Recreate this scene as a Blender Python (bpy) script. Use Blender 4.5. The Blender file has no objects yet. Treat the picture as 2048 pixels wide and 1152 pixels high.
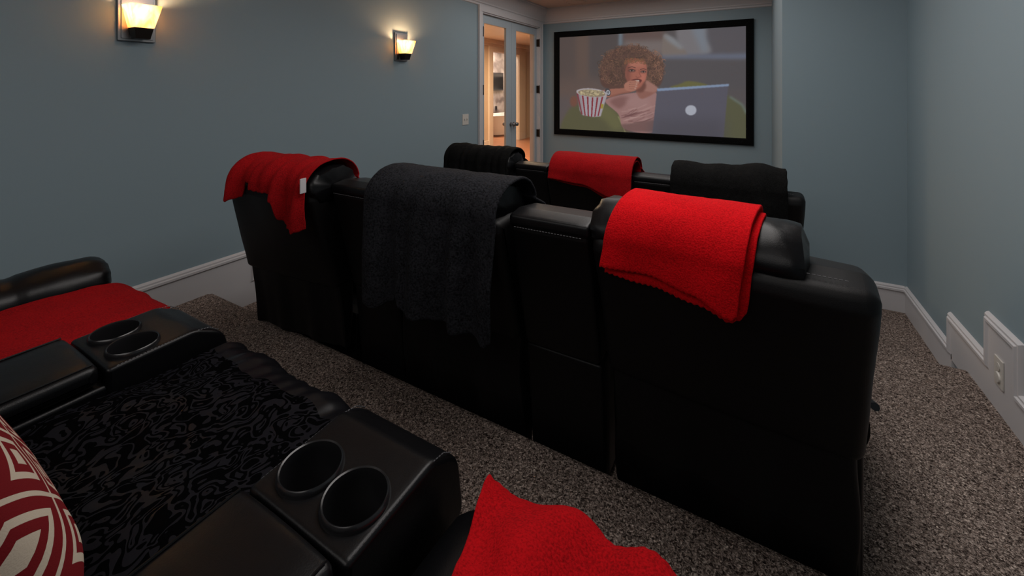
import bpy, bmesh, math, random
import numpy as np
from mathutils import Vector, noise, Matrix

random.seed(7)
scn = bpy.context.scene
C = scn.collection
PI = math.pi

# ------------------------------------------------------------------ camera, world, lights, exposure
cam_d = bpy.data.cameras.new('camera')
cam = bpy.data.objects.new('camera', cam_d); C.objects.link(cam)
cam.location = (0, 0, 1.555)
cam.rotation_euler = (PI/2, 0, math.radians(29.5))
cam_d.sensor_fit = 'HORIZONTAL'; cam_d.sensor_width = 36
cam_d.lens = 850/2048*36
cam_d.shift_y = -402/2048
cam_d.clip_start = 0.02
scn.camera = cam

scn.view_settings.view_transform = 'Standard'
scn.view_settings.look = 'None'
scn.view_settings.gamma = 1
scn.view_settings.exposure = 0.0
scn.view_settings.use_curve_mapping = False

w = bpy.data.worlds.new('world'); scn.world = w; w.use_nodes = True
w.node_tree.nodes['Background'].inputs[0].default_value = (0.02, 0.022, 0.025, 1)

def area(name, loc, size, size_y, power, col, rot=(0, 0, 0), spread=PI):
    l = bpy.data.lights.new(name, 'AREA'); l.shape = 'RECTANGLE'
    l.size = size; l.size_y = size_y; l.energy = power; l.color = col; l.spread = spread
    o = bpy.data.objects.new(name, l); C.objects.link(o); o.location = loc; o.rotation_euler = rot
    return o
area('ceiling_fill', (-0.35, 1.9, 2.70), 1.1, 2.4, 37, (1.0, 0.95, 0.92))  # added soft fill under the ceiling, stands for no modelled fixture
area('ceiling_fill_front', (-1.25, 4.4, 2.70), 2.2, 1.8, 25, (1.0, 0.94, 0.90))  # added fill to brighten the screen end and bump-out
area('ceiling_fill_rear', (-0.9, -1.2, 2.70), 2.6, 1.4, 24, (1.0, 0.95, 0.92))  # added unseen fill behind the camera, without a fixture
area('hall_light', (-4.6, 7.2, 2.66), 1.6, 2.6, 290, (1.0, 0.70, 0.42))
area('bath_light', (-6.95, 11.4, 2.9), 1.0, 1.8, 170, (1.0, 0.86, 0.72))

# ------------------------------------------------------------------ materials
def new_mat(name):
    m = bpy.data.materials.new(name); m.use_nodes = True
    nt = m.node_tree; b = nt.nodes['Principled BSDF']
    return m, nt, b
def N(nt, t, **kw):
    n = nt.nodes.new(t)
    for k, v in kw.items(): setattr(n, k, v)
    return n
def L(nt, a, b): nt.links.new(a, b)
def simple(name, col, rough=0.5, metal=0.0, bump=None, spec=None, emit=None, estr=0):
    m, nt, b = new_mat(name)
    b.inputs['Base Color'].default_value = (*col, 1); b.inputs['Roughness'].default_value = rough
    b.inputs['Metallic'].default_value = metal
    if spec is not None: b.inputs['Specular IOR Level'].default_value = spec
    tc = N(nt, 'ShaderNodeTexCoord')
    nz = N(nt, 'ShaderNodeTexNoise'); nz.inputs['Scale'].default_value = (bump[0] if bump else 30)
    nz.inputs['Detail'].default_value = 4
    L(nt, tc.outputs['Object'], nz.inputs['Vector'])
    bp = N(nt, 'ShaderNodeBump'); bp.inputs['Strength'].default_value = (bump[1] if bump else 0.03)
    bp.inputs['Distance'].default_value = (bump[2] if bump else 0.002)
    L(nt, nz.outputs['Fac'], bp.inputs['Height']); L(nt, bp.outputs['Normal'], b.inputs['Normal'])
    if emit: b.inputs['Emission Color'].default_value = (*emit, 1); b.inputs['Emission Strength'].default_value = estr
    return m
def ramp(nt, pts, interp='LINEAR'):
    r = N(nt, 'ShaderNodeValToRGB'); e = r.color_ramp; e.interpolation = interp
    while len(e.elements) < len(pts): e.elements.new(0.5)
    for el, (p, c) in zip(e.elements, pts): el.position = p; el.color = (*c, 1)
    return r

M = {}
M['wall'] = simple('teal_wall_paint', (0.212, 0.282, 0.318), 0.62, bump=(220, 0.08, 0.001))
M['ceil'] = simple('ceiling_paint', (0.50, 0.42, 0.36), 0.8, bump=(150, 0.05, 0.001))
M['trim'] = simple('white_trim_paint', (0.50, 0.49, 0.50), 0.42)
M['door'] = simple('door_paint', (0.36, 0.42, 0.46), 0.4)
M['plate'] = simple('switch_plastic', (0.52, 0.50, 0.46), 0.35)
M['dark'] = simple('dark_slot', (0.02, 0.02, 0.02), 0.6)
M['bronze'] = simple('dark_bronze', (0.03, 0.025, 0.022), 0.35, 0.9)
M['chrome'] = simple('brushed_nickel', (0.30, 0.29, 0.29), 0.3, 1.0, bump=(300, 0.08, 0.001))
M['steel'] = simple('mechanism_steel', (0.12, 0.12, 0.12), 0.4, 1.0)
M['plastic'] = simple('black_plastic', (0.010, 0.010, 0.011), 0.24, bump=(80, 0.03, 0.001))
M['mat'] = simple('dusty_rubber', (0.035, 0.033, 0.032), 0.8, bump=(90, .3, .002))
M['tag'] = simple('white_cloth_tag', (0.5, 0.48, 0.5), 0.8)
M['cream'] = simple('cream_wall', (0.55, 0.44, 0.33), 0.6)
M['hall_white'] = simple('hall_white_paint', (0.66, 0.58, 0.50), 0.5)
M['wood'] = simple('oak_floor', (0.32, 0.13, 0.06), 0.4)
M['white'] = simple('glazed_white', (0.60, 0.56, 0.53), 0.3)
M['darkart'] = simple('dark_panel', (0.035, 0.03, 0.032), 0.4)
M['vase'] = simple('grey_vase', (0.10, 0.09, 0.085), 0.4)

def leather(name, base, rough, wr=0.35):
    m, nt, b = new_mat(name)
    b.inputs['Base Color'].default_value = (*base, 1)
    b.inputs['Specular IOR Level'].default_value = 0.26
    tc = N(nt, 'ShaderNodeTexCoord')
    v = N(nt, 'ShaderNodeTexVoronoi'); v.inputs['Scale'].default_value = 420
    n1 = N(nt, 'ShaderNodeTexNoise'); n1.inputs['Scale'].default_value = 9; n1.inputs['Detail'].default_value = 5
    n1.inputs['Distortion'].default_value = 0.0
    n2 = N(nt, 'ShaderNodeTexNoise'); n2.inputs['Scale'].default_value = 3.5; n2.inputs['Detail'].default_value = 3
    for n in (v, n1, n2): L(nt, tc.outputs['Object'], n.inputs['Vector'])
    b1 = N(nt, 'ShaderNodeBump'); b1.inputs['Strength'].default_value = 0.10; b1.inputs['Distance'].default_value = 0.001
    L(nt, v.outputs['Distance'], b1.inputs['Height'])
    b2 = N(nt, 'ShaderNodeBump'); b2.inputs['Strength'].default_value = wr; b2.inputs['Distance'].default_value = 0.012
    L(nt, n1.outputs['Fac'], b2.inputs['Height']); L(nt, b1.outputs['Normal'], b2.inputs['Normal'])
    L(nt, b2.outputs['Normal'], b.inputs['Normal'])
    mr = N(nt, 'ShaderNodeMapRange'); mr.inputs['To Min'].default_value = rough-0.07; mr.inputs['To Max'].default_value = rough+0.10
    L(nt, n2.outputs['Fac'], mr.inputs['Value']); L(nt, mr.outputs['Result'], b.inputs['Roughness'])
    return m
M['leather'] = leather('black_leather', (0.0022, 0.0022, 0.0028), 0.33, 0.14)
M['leather_flat'] = leather('black_vinyl_backing', (0.0022, 0.0020, 0.0023), 0.48, 0.10)
M['stitch'] = simple('grey_thread', (0.06, 0.06, 0.065), 0.6)

def fleece(name, base, dark, sheen, scale=260):
    m, nt, b = new_mat(name)
    b.inputs['Roughness'].default_value = 0.95
    b.inputs['Specular IOR Level'].default_value = 0.08
    b.inputs['Sheen Weight'].default_value = sheen
    b.inputs['Sheen Tint'].default_value = (*[min(1, c*1.6+0.02) for c in base], 1)
    b.inputs['Sheen Roughness'].default_value = 0.5
    tc = N(nt, 'ShaderNodeTexCoord')
    n1 = N(nt, 'ShaderNodeTexNoise'); n1.inputs['Scale'].default_value = scale; n1.inputs['Detail'].default_value = 3
    n2 = N(nt, 'ShaderNodeTexNoise'); n2.inputs['Scale'].default_value = 9; n2.inputs['Detail'].default_value = 3
    for n in (n1, n2): L(nt, tc.outputs['Object'], n.inputs['Vector'])
    mx = N(nt, 'ShaderNodeMath', operation='MULTIPLY_ADD'); mx.inputs[1].default_value = 0.25; 
    L(nt, n2.outputs['Fac'], mx.inputs[0]); 
    ms = N(nt, 'ShaderNodeMath', operation='MULTIPLY'); ms.inputs[1].default_value = 0.85
    L(nt, n1.outputs['Fac'], ms.inputs[0]); L(nt, ms.outputs[0], mx.inputs[2])
    r = ramp(nt, [(0.36, dark), (0.64, base)])
    L(nt, mx.outputs[0], r.inputs['Fac']); L(nt, r.outputs['Color'], b.inputs['Base Color'])
    bp = N(nt, 'ShaderNodeBump'); bp.inputs['Strength'].default_value = 0.7; bp.inputs['Distance'].default_value = 0.003
    L(nt, n1.outputs['Fac'], bp.inputs['Height']); L(nt, bp.outputs['Normal'], b.inputs['Normal'])
    return m
M['red'] = fleece('red_fleece', (0.62, 0.004, 0.008), (0.34, 0.002, 0.004), 0.10)
M['redmid'] = fleece('crimson_fleece', (0.40, 0.003, 0.006), (0.20, 0.0015, 0.003), 0.04)
M['redder'] = fleece('deep_red_fleece', (0.30, 0.005, 0.007), (0.14, 0.003, 0.004), 0.08)
M['charcoal'] = fleece('charcoal_fleece', (0.019, 0.0195, 0.023), (0.0025, 0.0025, 0.003), 0.06, 150)
M['blackfleece'] = fleece('black_fleece', (0.006, 0.006, 0.006), (0.001, 0.001, 0.001), 0.02, 200)

def carpet():
    m, nt, b = new_mat('frieze_carpet')
    tc = N(nt, 'ShaderNodeTexCoord')
    n1 = N(nt, 'ShaderNodeTexNoise'); n1.inputs['Scale'].default_value = 135; n1.inputs['Detail'].default_value = 3; n1.inputs['Distortion'].default_value = 1.2
    v = N(nt, 'ShaderNodeTexVoronoi'); v.inputs['Scale'].default_value = 170
    n3 = N(nt, 'ShaderNodeTexNoise'); n3.inputs['Scale'].default_value = 3.0
    n4 = N(nt, 'ShaderNodeTexNoise'); n4.inputs['Scale'].default_value = 60; n4.inputs['Detail'].default_value = 1
    for n in (n1, v, n3, n4): L(nt, tc.outputs['Object'], n.inputs['Vector'])
    r = ramp(nt, [(0.37, (0.05, 0.036, 0.031)), (0.475, (0.27, 0.208, 0.178)), (0.58, (0.56, 0.445, 0.385)), (0.67, (0.92, 0.77, 0.67))])
    L(nt, n1.outputs['Fac'], r.inputs['Fac'])
    r2 = ramp(nt, [(0.0, (1.15, 1.12, 1.1)), (0.55, (0.35, 0.35, 0.35))])
    L(nt, v.outputs['Distance'], r2.inputs['Fac'])
    mx = N(nt, 'ShaderNodeMix', data_type='RGBA', blend_type='MULTIPLY'); mx.inputs[0].default_value = 0.75
    L(nt, r.outputs['Color'], mx.inputs[6]); L(nt, r2.outputs['Color'], mx.inputs[7])
    L(nt, mx.outputs[2], b.inputs['Base Color'])
    b.inputs['Roughness'].default_value = 1.0; b.inputs['Specular IOR Level'].default_value = 0.05
    ad = N(nt, 'ShaderNodeMath', operation='ADD'); L(nt, n1.outputs['Fac'], ad.inputs[0]); L(nt, n3.outputs['Fac'], ad.inputs[1])
    bp = N(nt, 'ShaderNodeBump'); bp.inputs['Strength'].default_value = 0.9; bp.inputs['Distance'].default_value = 0.012
    L(nt, ad.outputs[0], bp.inputs['Height']); L(nt, bp.outputs['Normal'], b.inputs['Normal'])
    return m
M['carpet'] = carpet()

def damask():
    m, nt, b = new_mat('black_damask')
    tc = N(nt, 'ShaderNodeTexCoord')
    mp = N(nt, 'ShaderNodeMapping'); mp.inputs['Scale'].default_value = (1.0, 0.75, 0.4)
    L(nt, tc.outputs['Object'], mp.inputs['Vector'])
    n0 = N(nt, 'ShaderNodeTexNoise'); n0.inputs['Scale'].default_value = 8; n0.inputs['Detail'].default_value = 1
    L(nt, mp.outputs['Vector'], n0.inputs['Vector'])
    n1 = N(nt, 'ShaderNodeTexNoise'); n1.inputs['Scale'].default_value = 24; n1.inputs['Detail'].default_value = 0.6
    n1.inputs['Distortion'].default_value = 1.6
    L(nt, mp.outputs['Vector'], n1.inputs['Vector'])
    mu = N(nt, 'ShaderNodeMath', operation='MULTIPLY'); mu.inputs[1].default_value = 30
    L(nt, n1.outputs['Fac'], mu.inputs[0])
    si = N(nt, 'ShaderNodeMath', operation='SINE'); L(nt, mu.outputs[0], si.inputs[0])
    r = ramp(nt, [(0.25, (0, 0, 0)), (0.38, (1, 1, 1))]); L(nt, si.outputs[0], r.inputs['Fac'])
    # plain satin border beyond the front edge
    sx = N(nt, 'ShaderNodeSeparateXYZ'); L(nt, tc.outputs['Object'], sx.inputs[0])
    wv = N(nt, 'ShaderNodeMath', operation='MULTIPLY_ADD'); wv.inputs[1].default_value = 0.08
    L(nt, n0.outputs['Fac'], wv.inputs[0]); L(nt, sx.outputs['Y'], wv.inputs[2])
    gt = N(nt, 'ShaderNodeMath', operation='GREATER_THAN'); gt.inputs[1].default_value = 0.845
    L(nt, wv.outputs[0], gt.inputs[0])
    mix = N(nt, 'ShaderNodeMix', data_type='RGBA'); L(nt, gt.outputs[0], mix.inputs[0])
    L(nt, r.outputs['Color'], mix.inputs[6]); mix.inputs[7].default_value = (0.45, 0.45, 0.45, 1)
    c = ramp(nt, [(0.0, (0.0006, 0.0006, 0.0008)), (1.0, (0.0065, 0.0065, 0.009))]); L(nt, mix.outputs[2], c.inputs['Fac'])
    L(nt, c.outputs['Color'], b.inputs['Base Color'])
    rr = ramp(nt, [(0.0, (0.9,)*3), (1.0, (0.42,)*3)]); L(nt, mix.outputs[2], rr.inputs['Fac'])
    L(nt, rr.outputs['Color'], b.inputs['Roughness'])
    sp = ramp(nt, [(0.0, (0.02,)*3), (1.0, (0.10,)*3)]); L(nt, mix.outputs[2], sp.inputs['Fac']); L(nt, sp.outputs['Color'], b.inputs['Specular IOR Level'])
    rx = N(nt, 'ShaderNodeMix', data_type='FLOAT'); L(nt, gt.outputs[0], rx.inputs[0]); L(nt, rr.outputs['Color'], rx.inputs[2]); rx.inputs[3].default_value = .36; L(nt, rx.outputs[0], b.inputs['Roughness'])
    sq = N(nt, 'ShaderNodeMix', data_type='FLOAT'); L(nt, gt.outputs[0], sq.inputs[0]); L(nt, sp.outputs['Color'], sq.inputs[2]); sq.inputs[3].default_value = .30; L(nt, sq.outputs[0], b.inputs['Specular IOR Level'])
    bp = N(nt, 'ShaderNodeBump'); bp.inputs['Strength'].default_value = 0.3; bp.inputs['Distance'].default_value = 0.002
    L(nt, mix.outputs[2], bp.inputs['Height']); L(nt, bp.outputs['Normal'], b.inputs['Normal'])
    return m
M['damask'] = damask()

def fretwork():
    m, nt, b = new_mat('red_cream_fretwork_cloth')
    uv = N(nt, 'ShaderNodeAttribute'); uv.attribute_name = 'pat'
    sc = N(nt, 'ShaderNodeVectorMath', operation='SCALE'); sc.inputs['Scale'].default_value = 1.0
    L(nt, uv.outputs['Vector'], sc.inputs[0])
    fr = N(nt, 'ShaderNodeVectorMath', operation='FRACTION'); L(nt, sc.outputs[0], fr.inputs[0])
    sb = N(nt, 'ShaderNodeVectorMath', operation='SUBTRACT'); sb.inputs[1].default_value = (0.5, 0.5, 0.5); L(nt, fr.outputs[0], sb.inputs[0])
    ab = N(nt, 'ShaderNodeVectorMath', operation='ABSOLUTE'); L(nt, sb.outputs[0], ab.inputs[0])
    sx = N(nt, 'ShaderNodeSeparateXYZ'); L(nt, ab.outputs[0], sx.inputs[0])
    mxn = N(nt, 'ShaderNodeMath', operation='MAXIMUM'); L(nt, sx.outputs['X'], mxn.inputs[0]); L(nt, sx.outputs['Y'], mxn.inputs[1])
    red = (0.15, 0.009, 0.012); cr = (0.50, 0.43, 0.34)
    r = ramp(nt, [(0.0, cr), (0.115, red), (0.23, cr), (0.315, red), (0.465, cr)], 'CONSTANT')
    L(nt, mxn.outputs[0], r.inputs['Fac']); L(nt, r.outputs['Color'], b.inputs['Base Color'])
    b.inputs['Roughness'].default_value = 0.9; b.inputs['Specular IOR Level'].default_value = 0.1
    tc = N(nt, 'ShaderNodeTexCoord')
    n1 = N(nt, 'ShaderNodeTexNoise'); n1.inputs['Scale'].default_value = 500; L(nt, tc.outputs['Object'], n1.inputs['Vector'])
    bp = N(nt, 'ShaderNodeBump'); bp.inputs['Strength'].default_value = 0.3; bp.inputs['Distance'].default_value = 0.001
    L(nt, n1.outputs['Fac'], bp.inputs['Height']); L(nt, bp.outputs['Normal'], b.inputs['Normal'])
    return m
M['fret'] = fretwork()

def speckle():
    m, nt, b = new_mat('black_flocked_frame')
    tc = N(nt, 'ShaderNodeTexCoord')
    v = N(nt, 'ShaderNodeTexNoise'); v.inputs['Scale'].default_value = 120; v.inputs['Detail'].default_value = 4
    L(nt, tc.outputs['Object'], v.inputs['Vector'])
    r = ramp(nt, [(0.66, (0.003, 0.003, 0.003)), (0.76, (0.12, 0.12, 0.14))]); L(nt, v.outputs['Fac'], r.inputs['Fac'])
    L(nt, r.outputs['Color'], b.inputs['Base Color']); b.inputs['Roughness'].default_value = 0.9
    b.inputs['Specular IOR Level'].default_value = 0.1
    return m
M['frame'] = speckle()

def marble():
    m, nt, b = new_mat('veined_tile')
    tc = N(nt, 'ShaderNodeTexCoord')
    n = N(nt, 'ShaderNodeTexNoise'); n.inputs['Scale'].default_value = 2.2; n.inputs['Detail'].default_value = 8; n.inputs['Distortion'].default_value = 0.7
    L(nt, tc.outputs['Object'], n.inputs['Vector'])
    r = ramp(nt, [(0.35, (0.16, 0.13, 0.12)), (0.62, (0.46, 0.40, 0.37))]); L(nt, n.outputs['Fac'], r.inputs['Fac'])
    L(nt, r.outputs['Color'], b.inputs['Base Color']); b.inputs['Roughness'].default_value = 0.35
    return m
M['marble'] = marble()

def planks():
    m, nt, b = new_mat('hall_wood_floor')
    tc = N(nt, 'ShaderNodeTexCoord')
    br = N(nt, 'ShaderNodeTexBrick'); br.inputs['Scale'].default_value = 3.0
    br.inputs['Color1'].default_value = (0.36, 0.14, 0.06, 1); br.inputs['Color2'].default_value = (0.26, 0.10, 0.045, 1)
    br.inputs['Mortar'].default_value = (0.05, 0.02, 0.01, 1); br.inputs['Mortar Size'].default_value = 0.006
    L(nt, tc.outputs['Object'], br.inputs['Vector']); L(nt, br.outputs['Color'], b.inputs['Base Color'])
    b.inputs['Roughness'].default_value = 0.3
    return m
M['planks'] = planks()

def glass_pane():
    m, nt, b = new_mat('clear_pane')
    out = nt.nodes['Material Output']
    tr = N(nt, 'ShaderNodeBsdfTransparent'); gl = N(nt, 'ShaderNodeBsdfGlossy'); gl.inputs['Roughness'].default_value = 0.02
    fr = N(nt, 'ShaderNodeValue'); fr.outputs[0].default_value = 0.05
    mx = N(nt, 'ShaderNodeMixShader'); L(nt, fr.outputs[0], mx.inputs[0]); L(nt, tr.outputs[0], mx.inputs[1]); L(nt, gl.outputs[0], mx.inputs[2])
    L(nt, mx.outputs[0], out.inputs['Surface']); return m
M['pane'] = glass_pane()

def amber_shade():
    m, nt, b = new_mat('amber_art_glass')
    out = nt.nodes['Material Output']
    tc = N(nt, 'ShaderNodeTexCoord')
    mp = N(nt, 'ShaderNodeMapping'); mp.inputs['Scale'].default_value = (1, 1, 0.35); L(nt, tc.outputs['Object'], mp.inputs['Vector'])
    n = N(nt, 'ShaderNodeTexNoise'); n.inputs['Scale'].default_value = 22; n.inputs['Detail'].default_value = 3; n.inputs['Distortion'].default_value = 0.6
    L(nt, mp.outputs['Vector'], n.inputs['Vector'])
    r = ramp(nt, [(0.35, (0.98, 0.62, 0.27)), (0.62, (1.0, 0.90, 0.68))]); L(nt, n.outputs['Fac'], r.inputs['Fac'])
    tl = N(nt, 'ShaderNodeBsdfTranslucent'); L(nt, r.outputs['Color'], tl.inputs['Color'])
    df = N(nt, 'ShaderNodeBsdfDiffuse'); L(nt, r.outputs['Color'], df.inputs['Color'])
    em = N(nt, 'ShaderNodeEmission'); L(nt, r.outputs['Color'], em.inputs['Color']); em.inputs['Strength'].default_value = 0.5
    mx = N(nt, 'ShaderNodeMixShader'); mx.inputs[0].default_value = 0.25
    L(nt, tl.outputs[0], mx.inputs[1]); L(nt, df.outputs[0], mx.inputs[2])
    ad = N(nt, 'ShaderNodeAddShader'); L(nt, mx.outputs[0], ad.inputs[0]); L(nt, em.outputs[0], ad.inputs[1])
    L(nt, ad.outputs[0], out.inputs['Surface']); return m
M['amber'] = amber_shade()
M['bulb'] = simple('lit_bulb', (1, 0.9, 0.7), 0.5, emit=(1.0, 0.74, 0.42), estr=10)

# ------------------------------------------------------------------ object helpers
def finish(bm, ang=38):
    bmesh.ops.recalc_face_normals(bm, faces=bm.faces)
    for f in bm.faces: f.smooth = True
    a = math.radians(ang)
    for e in bm.edges:
        if len(e.link_faces) == 2 and e.calc_face_angle(0) > a: e.smooth = False
def obj(name, bm, mat, parent=None, ang=38, label=None):
    finish(bm, ang)
    me = bpy.data.meshes.new(name); bm.to_mesh(me); bm.free()
    me.materials.append(mat if not isinstance(mat, str) else M[mat])
    o = bpy.data.objects.new(name, me); C.objects.link(o)
    if parent: o.parent = parent
    if label: o['label'] = label
    return o
def thing(name, label, cat, loc=(0, 0, 0), rz=0, group=None):
    o = bpy.data.objects.new(name, None); C.objects.link(o); o.empty_display_size = 0.05
    o.location = loc; o.rotation_euler = (0, 0, rz); tag(o, label, cat, group); return o
def tag(o, label, cat, group=None):
    o['label'] = label; o['category'] = cat
    if group: o['group'] = group
    return o
def struct(name, bm, mat, parent=None, ang=38):
    o = obj(name, bm, mat, parent, ang)
    if not parent: o['kind'] = 'structure'
    return o
def box(bm, x0, x1, y0, y1, z0, z1, bev=0.0):
    r = bmesh.ops.create_cube(bm, size=1)
    for v in r['verts']:
        v.co = Vector((x0+(v.co.x+.5)*(x1-x0), y0+(v.co.y+.5)*(y1-y0), z0+(v.co.z+.5)*(z1-z0)))
    if bev:
        es = list({e for v in r['verts'] for e in v.link_edges})
        bmesh.ops.bevel(bm, geom=es, offset=bev, segments=3, profile=0.7, affect='EDGES')
    return bm
def fillet(poly, rads, seg=5, step=None):
    """poly: list of 2D pts, rads: radius or list. returns rounded, optionally resampled polygon."""
    n = len(poly); out = []
    for i in range(n):
        p = Vector(poly[i]); a = Vector(poly[i-1]); c = Vector(poly[(i+1) % n])
        r = rads[i] if isinstance(rads, (list, tuple)) else rads
        if r <= 0: out.append(p); continue
        d1 = (a-p).normalized(); d2 = (c-p).normalized()
        th = d1.angle(d2); t = min(r/max(math.tan(th/2), 1e-3), 0.48*(a-p).length, 0.48*(c-p).length)
        s, e = p+d1*t, p+d2*t
        for k in range(seg+1):
            u = k/seg; out.append((s*(1-u)**2 + p*2*u*(1-u) + e*u*u))
    if step:
        res = []
        for i in range(len(out)):
            a, b = out[i], out[(i+1) % len(out)]; res.append(a)
            m = int((b-a).length/step)
            for k in range(1, m): res.append(a.lerp(b, k/m))
        out = res
    return out
def inset_poly(P, d):
    n = len(P); area2 = sum(P[i-1].x*P[i].y-P[i].x*P[i-1].y for i in range(n)); s = 1 if area2 > 0 else -1
    out = []
    for i in range(n):
        t = P[(i+1) % n]-P[i-1]
        if t.length < 1e-9: out.append(P[i].copy()); continue
        t.normalize(); out.append(P[i]+Vector((-t.y, t.x))*d*s)
    return out
def slab(bm, poly, x0, x1, r=0.02, rads=0.02, puff=0.0, step=0.03, nx=None, xfun=None):
    """profile in the YZ plane swept along X with rounded ends."""
    rads = [max(q, r*1.05) for q in rads] if isinstance(rads, (list, tuple)) else max(rads, r*1.05)
    P = fillet(poly, rads, 5, step)
    xs = []
    k = 5
    for i in range(k+1):
        a = PI/2*i/k; xs.append((x0+r*(1-math.sin(a)), r*(1-math.cos(PI/2-a)) if 0 else r-r*math.cos(PI/2-a)))
    xs = []
    for i in range(k+1):
        a = PI/2*i/k                    # 0 = end face, 1 = full section
        xs.append((x0+r*(1-math.cos(a)) if r else x0, r*(1-math.sin(a))))
    nm = nx or max(2, int((x1-x0-2*r)/0.035))
    mids = [(x0+r+(x1-x0-2*r)*j/nm, 0) for j in range(1, nm)]
    xs = xs + mids + [(x0+x1-a, b) for a, b in reversed(xs)]
    rings = []
    for x, d in xs:
        u = (x-x0)/(x1-x0)
        q = inset_poly(P, d-puff*(math.sin(PI*u)**0.6 if 0 < u < 1 else 0))
        rings.append([bm.verts.new((x, p.x, p.y)) for p in q])
    n = len(P)
    for a, b in zip(rings, rings[1:]):
        for i in range(n):
            bm.faces.new((a[i], a[(i+1) % n], b[(i+1) % n], b[i]))
    bm.faces.new(list(reversed(rings[0]))); bm.faces.new(rings[-1])
    return bm
def puff_box(bm, c, dims, r=0.04, puff=0.02, n=10, rot=None, wr=0.0, ws=7.0, seed=0):
    c = Vector(c); h = Vector(dims)/2; vs = {}
    def pt(i, j, k):
        key = (i, j, k)
        if key in vs: return vs[key]
        p = Vector((2*i/n-1, 2*j/n-1, 2*k/n-1))
        s = Vector([math.sin(q*PI/2)*0.35+q*0.65 for q in p])
        q = Vector((s.x*h.x, s.y*h.y, s.z*h.z))
        inner = Vector([max(-h[a]+r, min(h[a]-r, q[a])) if h[a] > r else 0 for a in range(3)])
        d = q-inner
        if d.length > 1e-9: q = inner+d.normalized()*min(r, max(d))if 0 else inner+d.normalized()*r
        for a in range(3):
            b_, c_ = [m for m in range(3) if m != a]
            if abs(p[a]) > 0.999: q[a] += math.copysign(puff*(1-p[b_]**2)*(1-p[c_]**2), p[a])
        if wr:
            q += Vector(noise.noise_vector((q+Vector((seed, 0, 0)))*ws))*wr
        if rot: q = rot @ q
        vs[key] = bm.verts.new(c+q); return vs[key]
    for a in range(3):
        for side in (0, n):
            for u in range(n):
                for v in range(n):
                    def mk(uu, vv):
                        t = [0, 0, 0]; t[a] = side; o = [m for m in range(3) if m != a]; t[o[0]] = uu; t[o[1]] = vv; return pt(*t)
                    try: bm.faces.new((mk(u, v), mk(u+1, v), mk(u+1, v+1), mk(u, v+1)))
                    except ValueError: pass
    return bm
def tube(bm, pts, r, seg=8, closed=False):
    pts = [Vector(p) for p in pts]; n = len(pts); rings = []
    up = Vector((0, 0, 1))
    for i, p in enumerate(pts):
        a = pts[i-1] if (i > 0 or closed) else p; b = pts[(i+1) % n] if (i < n-1 or closed) else p
        t = (b-a).normalized(); s = t.cross(up)
        if s.length < 0.05: s = t.cross(Vector((1, 0, 0)))
        s.normalize(); q = s.cross(t)
        rings.append([bm.verts.new(p+(s*math.cos(2*PI*k/seg)+q*math.sin(2*PI*k/seg))*r) for k in range(seg)])
    for i in range(n if closed else n-1):
        a, b = rings[i], rings[(i+1) % n]
        for k in range(seg): bm.faces.new((a[k], a[(k+1) % seg], b[(k+1) % seg], b[k]))
    if not closed: bm.faces.new(rings[0][::-1]); bm.faces.new(rings[-1])
    return bm
def lathe(bm, prof, c=(0, 0, 0), seg=40, axis='Z'):
    c = Vector(c); rings = []
    for r, z in prof:
        ring = []
        for k in range(seg):
            a = 2*PI*k/seg; x, y = r*math.cos(a), r*math.sin(a)
            v = (x, y, z) if axis == 'Z' else ((z, x, y) if axis == 'X' else (x, z, y))
            ring.append(bm.verts.new(c+Vector(v)))
        rings.append(ring)
    for a, b in zip(rings, rings[1:]):
        for k in range(seg): bm.faces.new((a[k], a[(k+1) % seg], b[(k+1) % seg], b[k]))
    if prof[0][0] > 1e-4: bm.faces.new(rings[0][::-1])
    if prof[-1][0] > 1e-4: bm.faces.new(rings[-1])
    return bm
def extr(bm, prof, path, closed=False):
    """prof: (out, up) 2D closed polygon; path: list of (origin Vector, out Vector, up Vector)."""
    rings = [[bm.verts.new(o+a*p[0]+b*p[1]) for p in prof] for o, a, b in path]
    n = len(prof)
    for a, b in zip(rings, rings[1:]):
        for i in range(n): bm.faces.new((a[i], a[(i+1) % n], b[(i+1) % n], b[i]))
    bm.faces.new(rings[0][::-1]); bm.faces.new(rings[-1])
    return bm

# ------------------------------------------------------------------ the room
XL, XR, YF, YB, YC, XC, ZC = -2.81, 0.927, 5.95, -2.2, 3.887, 0.20, 2.74
LB, LC = 0.167, 0.334          # riser heights
EB, EC = 2.94, 1.34            # riser nosings

bm = bmesh.new()
prof = [(YB-0.1, -0.1), (YF+0.1, -0.1), (YF+0.1, 0), (EB+0.0, 0)]
def nose(y, z, z0): # rounded carpet nosing going up
    return [(y-0.005, z0+0.02), (y, z-0.05), (y-0.004, z-0.025), (y-0.018, z-0.008), (y-0.045, z)]
prof += nose(EB, LB, 0) + [(EC, LB)] + nose(EC, LC, LB) + [(YB-0.1, LC)]
extr(bm, [(p[0], p[1]) for p in prof], [(Vector((x, 0, 0)), Vector((0, 1, 0)), Vector((0, 0, 1))) for x in (XL, XR)])
struct('floor', bm, 'carpet')

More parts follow.
